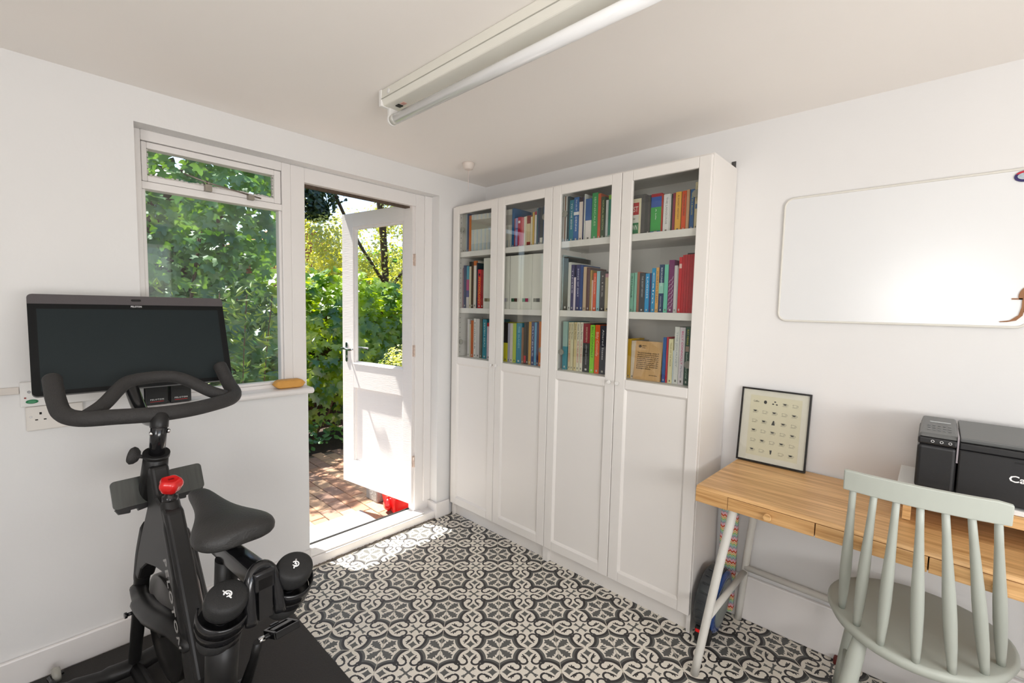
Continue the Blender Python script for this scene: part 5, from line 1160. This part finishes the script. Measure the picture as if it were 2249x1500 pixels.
# crank and pedals
q = MB(); q.cyl((0.62, 0.05, 0.275), (0.62, 0.105, 0.275), 0.022, n=16); q.tube([(0.62, 0.100, 0.275), (0.655, 0.112, 0.37), (0.672, 0.116, 0.425)], [0.017, 0.013, 0.014], 12, flat=0.7); q.build('crank_arm', BLACKP, bk)
q = MB(); q.tube([(0.62, -0.100, 0.275), (0.58, -0.116, 0.14)], [0.017, 0.013], 12, flat=0.7); q.cyl((0.62, -0.05, 0.275), (0.62, -0.105, 0.275), 0.022, n=16); q.build('crank_arm', BLACKP, bk)
for (cx, cy, cz, sg) in ((0.672, 0.120, 0.425, 1), (0.580, -0.120, 0.145, -1)):
    pd = MB(); pd.cyl((cx, cy, cz), (cx, cy+sg*0.095, cz), 0.007, n=10); pd.M = Matrix.Translation((cx, cy+sg*0.062, cz)) @ Matrix.Rotation(math.radians(-20), 4, 'Y')
    pd.box(-0.042, -0.034, -0.034, 0.034, -0.009, 0.009); pd.box(0.034, 0.042, -0.034, 0.034, -0.009, 0.009); pd.box(-0.034, 0.034, -0.036, -0.028, -0.010, 0.010); pd.box(-0.034, 0.034, 0.028, 0.036, -0.010, 0.010); pd.box(-0.012, 0.012, -0.028, 0.028, -0.011, 0.011)
    pd.box(-0.052, -0.042, -0.012, 0.012, -0.006, 0.012)
    p_ = pd.build('pedal', BG2, bk, bev=0.0015); ax_ = MB(); ax_.cyl((cx, cy-sg*0.004, cz), (cx, cy+sg*0.012, cz), 0.0085, n=10); ax_.build('pedal_axle', CHROME, p_)
lm = put_text('brand_lettering', 'PELOTON', 0.036, mat('matte_grey_print', (0.30, 0.29, 0.28), 0.4), bk, (0.472, -0.0400, 0.665), (0.42, 0.0, -0.907), (0.907, 0, 0.42), fitlen=0.235, bold=True, space=1.25)
# power cord
# ------------------------------------------------------------------ dumbbells in the rack
DBF = mat('black_neoprene', (0.014, 0.014, 0.014), 0.62, bump=0.2, bscale=500)
for sg, nm in ((-1, 'left'), (1, 'right')):
    Md = LOC @ Matrix.Translation((0.975, sg*0.070, 0.784)) @ TILT
    d = bpy.data.objects.new('dumbbell', None); COL.objects.link(d); d.matrix_world = Md; d.empty_display_size = 0.05
    tag(d, 'small black dumbbell with a white emblem on its cap, %s one of two in rack' % nm, 'dumbbell', 'dumbbells in the bike rack')
    def oval(r, z, k=1.0): return [Vector((0.94*r*0.98*math.cos(a), 0.94*r*1.06*math.sin(a), z)) for a in [2*PI*j/36 for j in range(36)]]
    q = MB(); q.loft([oval(0.030, -0.044), oval(0.038, -0.038), oval(0.0405, -0.026), oval(0.0405, -0.009), oval(0.038, -0.001), oval(0.033, 0.0015), oval(0.015, 0.002)]); q.build('upper_head', DBF, d)
    q = MB(); q.loft([oval(0.024, -0.150), oval(0.034, -0.147), oval(0.037, -0.138), oval(0.037, -0.122), oval(0.030, -0.115)]); q.build('lower_head', DBF, d)
    q = MB(); q.tube([(0, 0, -0.118), (0, 0, -0.04)], 0.015, 16); q.build('handle', CHROME, d)
    lg = MB(); ang = math.radians(20 if sg < 0 else -35)
    lg.M = Matrix.Translation((0, 0, 0.0028)) @ Matrix.Rotation(PI/2+ang, 4, 'Z') @ Matrix.Scale(0.80, 4)
    pts = [(0.0085*math.cos(math.radians(a)), 0.0085*math.sin(math.radians(a)), 0) for a in range(150, -130, -14)]
    lg.tube(pts, 0.0019, 6, flat=0.4); lg.tube([(-0.001, 0.016, 0), (-0.001, -0.001, 0)], 0.0019, 6, flat=0.4); lg.tube([(-0.001, 0.003, 0), (0.003, 0.001, 0), (0.003, -0.004, 0), (-0.002, -0.006, 0), (-0.007, -0.004, 0)], 0.0017, 6, flat=0.4); lg.tube([(-0.002, -0.009, 0), (-0.002, -0.015, 0)], 0.0019, 6, flat=0.4)
    lg.build('white_emblem', WHITEP, d)
# ================================================================== GARDEN
gz = -0.12
struct(B(-30, -0.22, -20, 20, gz-0.20, gz-0.035).build('ground', SOIL))
pat = struct(B(-2.15, -0.22, -2.3, 0.75, gz-0.05, gz-0.012).build('patio', mat('sand_joint', (0.16, 0.12, 0.085), 0.95, noise=0.3, nscale=60)))
BRK = [mat('brick_paver_a', (0.36, 0.20, 0.125), 0.85, noise=0.25, nscale=25, bump=0.5, bscale=120), mat('brick_paver_b', (0.42, 0.27, 0.17), 0.85, noise=0.25, nscale=25, bump=0.5, bscale=120), mat('brick_paver_c', (0.29, 0.18, 0.13), 0.85, noise=0.3, nscale=25, bump=0.5, bscale=120)]
def brick_me(mm):
    a, b, t = 0.098, 0.048, 0.012; e = 0.004
    m_ = MB(); m_.add([(-a, -b, -t), (a, -b, -t), (a, b, -t), (-a, b, -t), (-a, -b, -e), (a, -b, -e), (a, b, -e), (-a, b, -e), (-a+e, -b+e, 0), (a-e, -b+e, 0), (a-e, b-e, 0), (-a+e, b-e, 0)],
        [(0, 1, 5, 4), (1, 2, 6, 5), (2, 3, 7, 6), (3, 0, 4, 7), (4, 5, 9, 8), (5, 6, 10, 9), (6, 7, 11, 10), (7, 4, 8, 11), (8, 9, 10, 11)]); return m_.mesh('brick', mm)
bms = [brick_me(m_) for m_ in BRK]; rr = random.Random(2); nb = 0
far_ = []
for i in range(10):
    for j in range(31):
        x = -2.06+i*0.2+ (0.1 if j % 2 else 0); y = -2.24+j*0.1
        if x > -0.30: continue
        if -1.6 < y < 0.75 and nb < 290:
            o = bpy.data.objects.new('brick', rr.choice(bms)); COL.objects.link(o); o.parent = pat; o.location = (x, y, gz+rr.uniform(-.003, .003)); o.rotation_euler = (rr.uniform(-.01, .01), rr.uniform(-.01, .01), rr.uniform(-.01, .01)); nb += 1
q = MB(); q.box(-0.655, -0.225, -1.35, -0.575, gz, gz+0.018); o = tag(q.build('doormat', mat('pale_grey_mat', (0.42, 0.42, 0.43), 0.95, noise=0.15, nscale=120, bump=0.5, bscale=300), bev=0.005), 'pale grey doormat on the brick paving outside the open door', 'doormat')
rbx = thing('red_tub', 'bright red plastic tub on the paving under the open door', 'tub', (-0.52, -0.345, gz), math.radians(-12))
q = MB(); q.hexa([(-0.13, -0.07, 0), (0.13, -0.07, 0), (0.13, 0.09, 0), (-0.13, 0.09, 0), (-0.15, -0.09, 0.15), (0.15, -0.09, 0.15), (0.15, 0.11, 0.15), (-0.15, 0.11, 0.15)]); q.build('tub_body', RED, rbx, bev=0.012)
q = MB(); q.box(-0.158, 0.158, -0.098, 0.118, 0.146, 0.158); q.build('rim', RED, rbx, bev=0.004)
q = MB(); q.lathe([(0.045, 0), (0.05, 0.02), (0.03, 0.04)], 6, Matrix.Translation((0.02, -0.075, 0.06)) @ Matrix.Rotation(PI/2, 4, 'X')); q.build('raised_boss', RED, rbx)
tag(B(-0.86, -0.70, -0.42, -0.26, gz, gz+0.14).build('concrete_block', mat('grey_concrete', (0.30, 0.29, 0.27), 0.9, noise=0.3, nscale=30, bump=0.4, bscale=60), bev=0.008), 'grey concrete block beside the red tub behind the open door', 'block')
# fence
fe = thing('garden_fence', 'dark brown timber fence hidden behind the climbing leaves', 'fence', (-3.05, 0, gz))
FW = mat('weathered_fence', (0.085, 0.045, 0.028), 0.9, noise=0.4, nscale=10, bump=0.4, bscale=40, stretch=(1, 1, 0.1))
fm = B(-0.010, 0.010, -0.069, 0.069, 0, 1.42).mesh('board', FW)
fmt = B(-0.010, 0.010, -0.069, 0.069, 0, 2.75).mesh('board', FW)
for k in range(46):
    o = bpy.data.objects.new('board', fmt if -4.2+k*0.14 < -0.72 else fm); COL.objects.link(o); o.parent = fe; o.location = ((k % 2)*0.012, -4.2+k*0.14, 0)
for z in (0.35, 1.2): B(-0.05, -0.012, -4.3, 2.2, z, z+0.07).build('rail', FW, fe)

# leaves
def lobed(s, fold=0.12):
    out = []; base = [(-90, 0.22), (-62, 0.42), (-38, 0.62), (-8, 0.98), (8, 0.60), (20, 0.62), (36, 1.0), (52, 0.66), (64, 0.64), (76, 0.92), (90, 1.18)]
    pts = [(math.cos(math.radians(a))*r*s*0.5, math.sin(math.radians(a))*r*s*0.5) for a, r in base]
    pts += [(-x, y) for x, y in reversed(pts[1:-1])]
    vs = [(0, -s*0.05, 0)]+[(x, y, -abs(x)*fold-(y*y)*0.8/s*fold) for x, y in pts]
    fs = [(0, i, i+1) for i in range(1, len(pts))]+[(0, len(pts), 1)]
    return vs, fs
def oval_leaf(s, wd=0.42):
    pts = [(0, -0.5), (wd*0.75, -0.18), (wd, 0.08), (wd*0.55, 0.34), (0, 0.55), (-wd*0.55, 0.34), (-wd, 0.08), (-wd*0.75, -0.18)]
    vs = [(x*s, y*s, -abs(x)*s*0.25) for x, y in pts]; return vs, [(0, 1, 2, 3, 4), (4, 5, 6, 7, 0)]
def diamond(s): return [(0, -s*.5, 0), (s*.3, 0, s*.05), (0, s*.5, 0), (-s*.3, 0, -s*.05)], [(0, 1, 2, 3)]
def leafM(p, nrm, roll, sc_=1.0):
    n0 = Vector(nrm).normalized(); q_ = n0.to_track_quat('Z', 'Y'); return Matrix.Translation(p) @ q_.to_matrix().to_4x4() @ Matrix.Rotation(roll, 4, 'Z') @ Matrix.Scale(sc_, 4)
def plant(name, label, cat, loc, gen, n_total, n_obj, geo, m, seed, group=None, stems=None, key=None):
    """gen(rng) -> (position, normal, roll, scale); the leaves that show largest (nearest the house) become leaf parts, the rest one foliage part"""
    root = thing(name, label, cat, loc, 0, group); R_ = random.Random(seed); L = [gen(R_) for _ in range(n_total)]
    L.sort(key=key or (lambda e: -e[0][0])); me = MB()
    vs, fs = geo; lm = None
    if n_obj:
        q_ = MB(); q_.add(vs, fs); lm = q_.mesh('leaf', m)
        for e in L[:n_obj]:
            o = bpy.data.objects.new('leaf', lm); COL.objects.link(o); o.parent = root; o.matrix_local = Matrix.Translation(-Vector(loc)) @ leafM(*e)
    V = []; Fc = []; base = 0; vv = [Vector(v) for v in vs]; lo = Vector(loc)
    for e in L[n_obj:]:
        M_ = leafM(*e)
        for v in vv: w_ = M_ @ v; V.append((w_.x-lo.x, w_.y-lo.y, w_.z-lo.z))
        for f in fs: Fc.append(tuple(base+i for i in f))
        base += len(vv)
    if V:
        mm = bpy.data.meshes.new('foliage'); mm.from_pydata(V, [], Fc); mm.materials.append(m)
        o = bpy.data.objects.new('foliage', mm); COL.objects.link(o); o.parent = root; o['kind'] = 'stuff'
    if stems:
        for s_ in stems:
            MB().tube(smoothpath([tuple(Vector(p)-lo) for p in s_[0]], 3), s_[1], 7).build('stem', BARK, root)
    return root
def N(R_, a=0.5): return (1+R_.uniform(-a, a), R_.uniform(-.55, .35)*1.2, R_.uniform(-.15, 1.0))
def g_vine(R_):
    y = R_.uniform(-3.0, -0.50); z = R_.uniform(-0.05, 3.1-max(0, (y+1.1))*0.45)
    x = -2.30-R_.random()**1.5*0.5+0.10*math.sin(y*5)+0.10*math.sin(z*4+y*2)
    return ((x, y, z), N(R_), R_.uniform(-.8, .8)+PI, R_.uniform(0.7, 1.25))
plant('climbing_vine', 'tall wall of large lobed green vine leaves seen through the window', 'vine', (-2.5, -1.8, gz), g_vine, 4800, 290, lobed(0.135), LEAFD, 1, stems=[([(-2.5, -1.8, gz), (-2.45, -1.7, 0.8), (-2.5, -1.9, 1.6), (-2.45, -1.6, 2.6)], 0.018), ([(-2.5, -1.2, gz), (-2.42, -1.25, 0.9), (-2.5, -1.1, 2.0)], 0.014)])
def g_bush(R_):
    y = R_.uniform(-0.62, 1.75); z = gz+0.12+R_.random()**0.75*(1.84-gz-0.12); top = z > 1.25
    x = -2.38-R_.random()**1.3*0.62+0.12*math.sin(y*4+1)+0.16*(z > 0.5)*math.sin(z*3)
    if z < 0.35 and R_.random() < .5: z += 0.4
    z = min(z, 1.86-0.55*max(0, -2.38-x)-R_.random()*0.18)
    return ((x, y, z), N(R_, .6) if not top else (R_.uniform(-.2, 1), R_.uniform(-.6, .3), R_.uniform(.3, 1)), R_.uniform(-.9, .9)+PI, R_.uniform(0.6, 1.15))
plant('leafy_shrub', 'sunlit shrub of big bright green lobed leaves beyond the open door', 'shrub', (-2.7, 0.4, gz), g_bush, 2600, 290, lobed(0.15), LEAFB, 2, stems=[([(-2.6, -0.1, gz), (-2.5, 0.1, 0.35), (-2.45, -0.1, 0.8)], 0.013), ([(-2.7, 0.3, gz), (-2.45, 0.25, 0.3), (-2.4, 0.45, 0.9)], 0.012)])
def g_fine(R_):
    a = R_.uniform(0, 2*PI); h = R_.random(); r = 0.10+0.30*h; cx = R_.choice((0, 0.22, -0.18, 0.4))
    return ((-1.78+math.cos(a)*r*0.6, -1.05+cx+math.sin(a)*r*0.8, gz+0.2+h*1.45), (R_.uniform(.2, 1), R_.uniform(-.6, .6), R_.uniform(.2, 1)), R_.uniform(0, 6.28), R_.uniform(.7, 1.2))
plant('bamboo_like_shrub', 'airy shrub of narrow yellow-green leaves close outside the window', 'shrub', (-1.8, -1.0, gz), g_fine, 700, 120, oval_leaf(0.075, 0.15), LEAFB, 3, stems=[([(-1.8, -1.0+k*0.15, gz), (-1.78, -1.0+k*0.16, 0.7), (-1.7+k*.03, -0.98+k*0.18, 1.45)], 0.004) for k in (-2, -1, 0, 1, 2)])
def ball(cx, cy, cz, r, ry=None, rz=None, shell_=0.5):
    def g(R_):
        while True:
            v = Vector((R_.gauss(0, 1), R_.gauss(0, 1), R_.gauss(0, 1)))
            if v.length > 0.01: break
        v.normalize(); k = shell_+(1-shell_)*R_.random()
        return ((cx+v.x*r*k, cy+v.y*(ry or r)*k, cz+v.z*(rz or r)*k), (v.x+R_.uniform(-.6, .6), v.y+R_.uniform(-.6, .6), v.z+R_.uniform(-.3, .9)), R_.uniform(0, 6.28), R_.uniform(.7, 1.3))
    return g
plant('golden_bush', 'rounded golden green bush seen low through the glass of the open door', 'bush', (-1.75, 0.50, gz), ball(-1.75, 0.50, 0.52, 0.34, 0.34, 0.46, .7), 2600, 0, oval_leaf(0.030, .35), LEAFY, 4, stems=[([(-1.75, 0.5, gz), (-1.75, 0.5, 0.5)], 0.02)])
def clumps(cs, geo_r):
    def g(R_):
        c = R_.choice(cs); return ball(*c)(R_)
    return g
rc = random.Random(9)
cs = [(rc.uniform(-5.2, -3.2), rc.uniform(-4.4, -1.15), rc.uniform(2.75, 4.3), rc.uniform(.28, .5)) for _ in range(34)]+[(-5.6, 1.0, 3.6, .5), (-5.7, 1.45, 3.35, .42), (-5.5, 1.15, 3.1, .34), (-5.7, 1.5, 3.9, .5), (-5.65, 1.35, 3.0, .22), (-5.3, 0.4, 3.5, .5)]
plant('overhanging_tree', 'dark leafy tree whose boughs hang over the vine and doorway', 'tree', (-4.6, -2.2, gz), clumps(cs, 0), 10500, 0, oval_leaf(0.095, .36), LEAFK, 5, stems=[([(-4.6, -2.2, gz), (-4.5, -2.1, 1.5), (-4.2, -1.8, 3.2)], 0.13), ([(-4.4, -2.0, 2.4), (-4.9, -0.6, 3.1), (-5.6, 1.2, 3.5)], 0.035)])
cs = []
for _ in range(70):
    d = rc.uniform(6.5, 8.5); u = rc.uniform(640, 930); v = rc.uniform(330, 640)
    cs.append((-5.2-rc.random()*1.2, rc.uniform(0.9, 5.2), rc.uniform(1.2, 4.9)*(1 if rc.random() < .6 else .5), rc.uniform(.28, .55)))
plant('pale_leaved_tree', 'tall airy tree with small pale yellow-green leaves behind the shrub', 'tree', (-5.8, 2.6, gz), clumps(cs, 0), 25000, 0, oval_leaf(0.060, .36), LEAFY, 6, stems=[([(-5.8, 2.6, gz), (-5.7, 2.7, 2.0), (-5.8, 2.5, 4.6)], 0.07), ([(-5.7, 2.7, 1.6), (-5.3, 3.4, 2.8), (-5.2, 3.8, 4.0)], 0.03), ([(-5.7, 2.7, 1.8), (-5.6, 1.9, 2.8), (-5.7, 1.4, 4.0)], 0.03)])
for k, (cx, cy, cz, r, lb) in enumerate(((-8.0, -4.0, 2.2, 3.0, 'distant dark green tree mass behind the vine at the left'), (-9.0, 5.2, 1.3, 2.1, 'distant green tree mass low behind the pale tree'), (-9.0, 8.5, 2.4, 3.0, 'distant green tree far to the right beyond the garden'))):
    plant('distant_tree', lb, 'tree', (cx, cy, gz), ball(cx, cy, cz, r*0.7, r, r*0.85, .75), 5200, 0, oval_leaf(0.17, .4), LEAFD, 20+k, stems=[([(cx, cy, gz), (cx, cy, cz)], 0.16)])
# low plants at the foot of the shrub
def g_low(R_): return ((-2.12-R_.random()*0.35, R_.uniform(-1.2, 0.3), gz+0.02+R_.random()*0.22), (R_.uniform(0, 1), R_.uniform(-.6, .3), 1), R_.uniform(0, 6.28), R_.uniform(.6, 1.2))
plant('ground_cover_plant', 'low green plants in the dark soil at the edge of the brick paving', 'plant', (-2.3, -0.4, gz-0.03), g_low, 170, 60, oval_leaf(0.075, .3), LEAFD, 8)
# house far behind
hs = thing('brick_house', 'distant house with a red tiled roof glimpsed at the left edge of the doorway', 'house', (-16.5, 5.2, gz))
HB = mat('red_house_brick', (0.35, 0.14, 0.08), 0.9, noise=0.3, nscale=8)
q = MB(); q.box(-3, 3, -3.2, 1.0, 0, 2.6); q.build('house_wall', HB, hs)
q = MB(); q.prism([(-3.5, 2.55), (1.25, 2.55), (-1.0, 4.25)], lambda a, b, d: (d, a, b), -3.3, 3.3); q.build('roof', mat('red_roof_tile', (0.42, 0.13, 0.07), 0.85, noise=0.3, nscale=12), hs)
q = MB()
for z_, y_ in ((0.9, -1.6), (0.9, 0.0)): q.box(3.0, 3.05, y_-.4, y_+.4, z_, z_+1.0)
q.build('window', mat('dark_window_glass', (0.03, 0.035, 0.04), 0.1), hs)
# ------------------------------------------------------------------ end
for o in list(bpy.data.objects):
    for k in [k for k in o.keys() if o[k] is None]: del o[k]
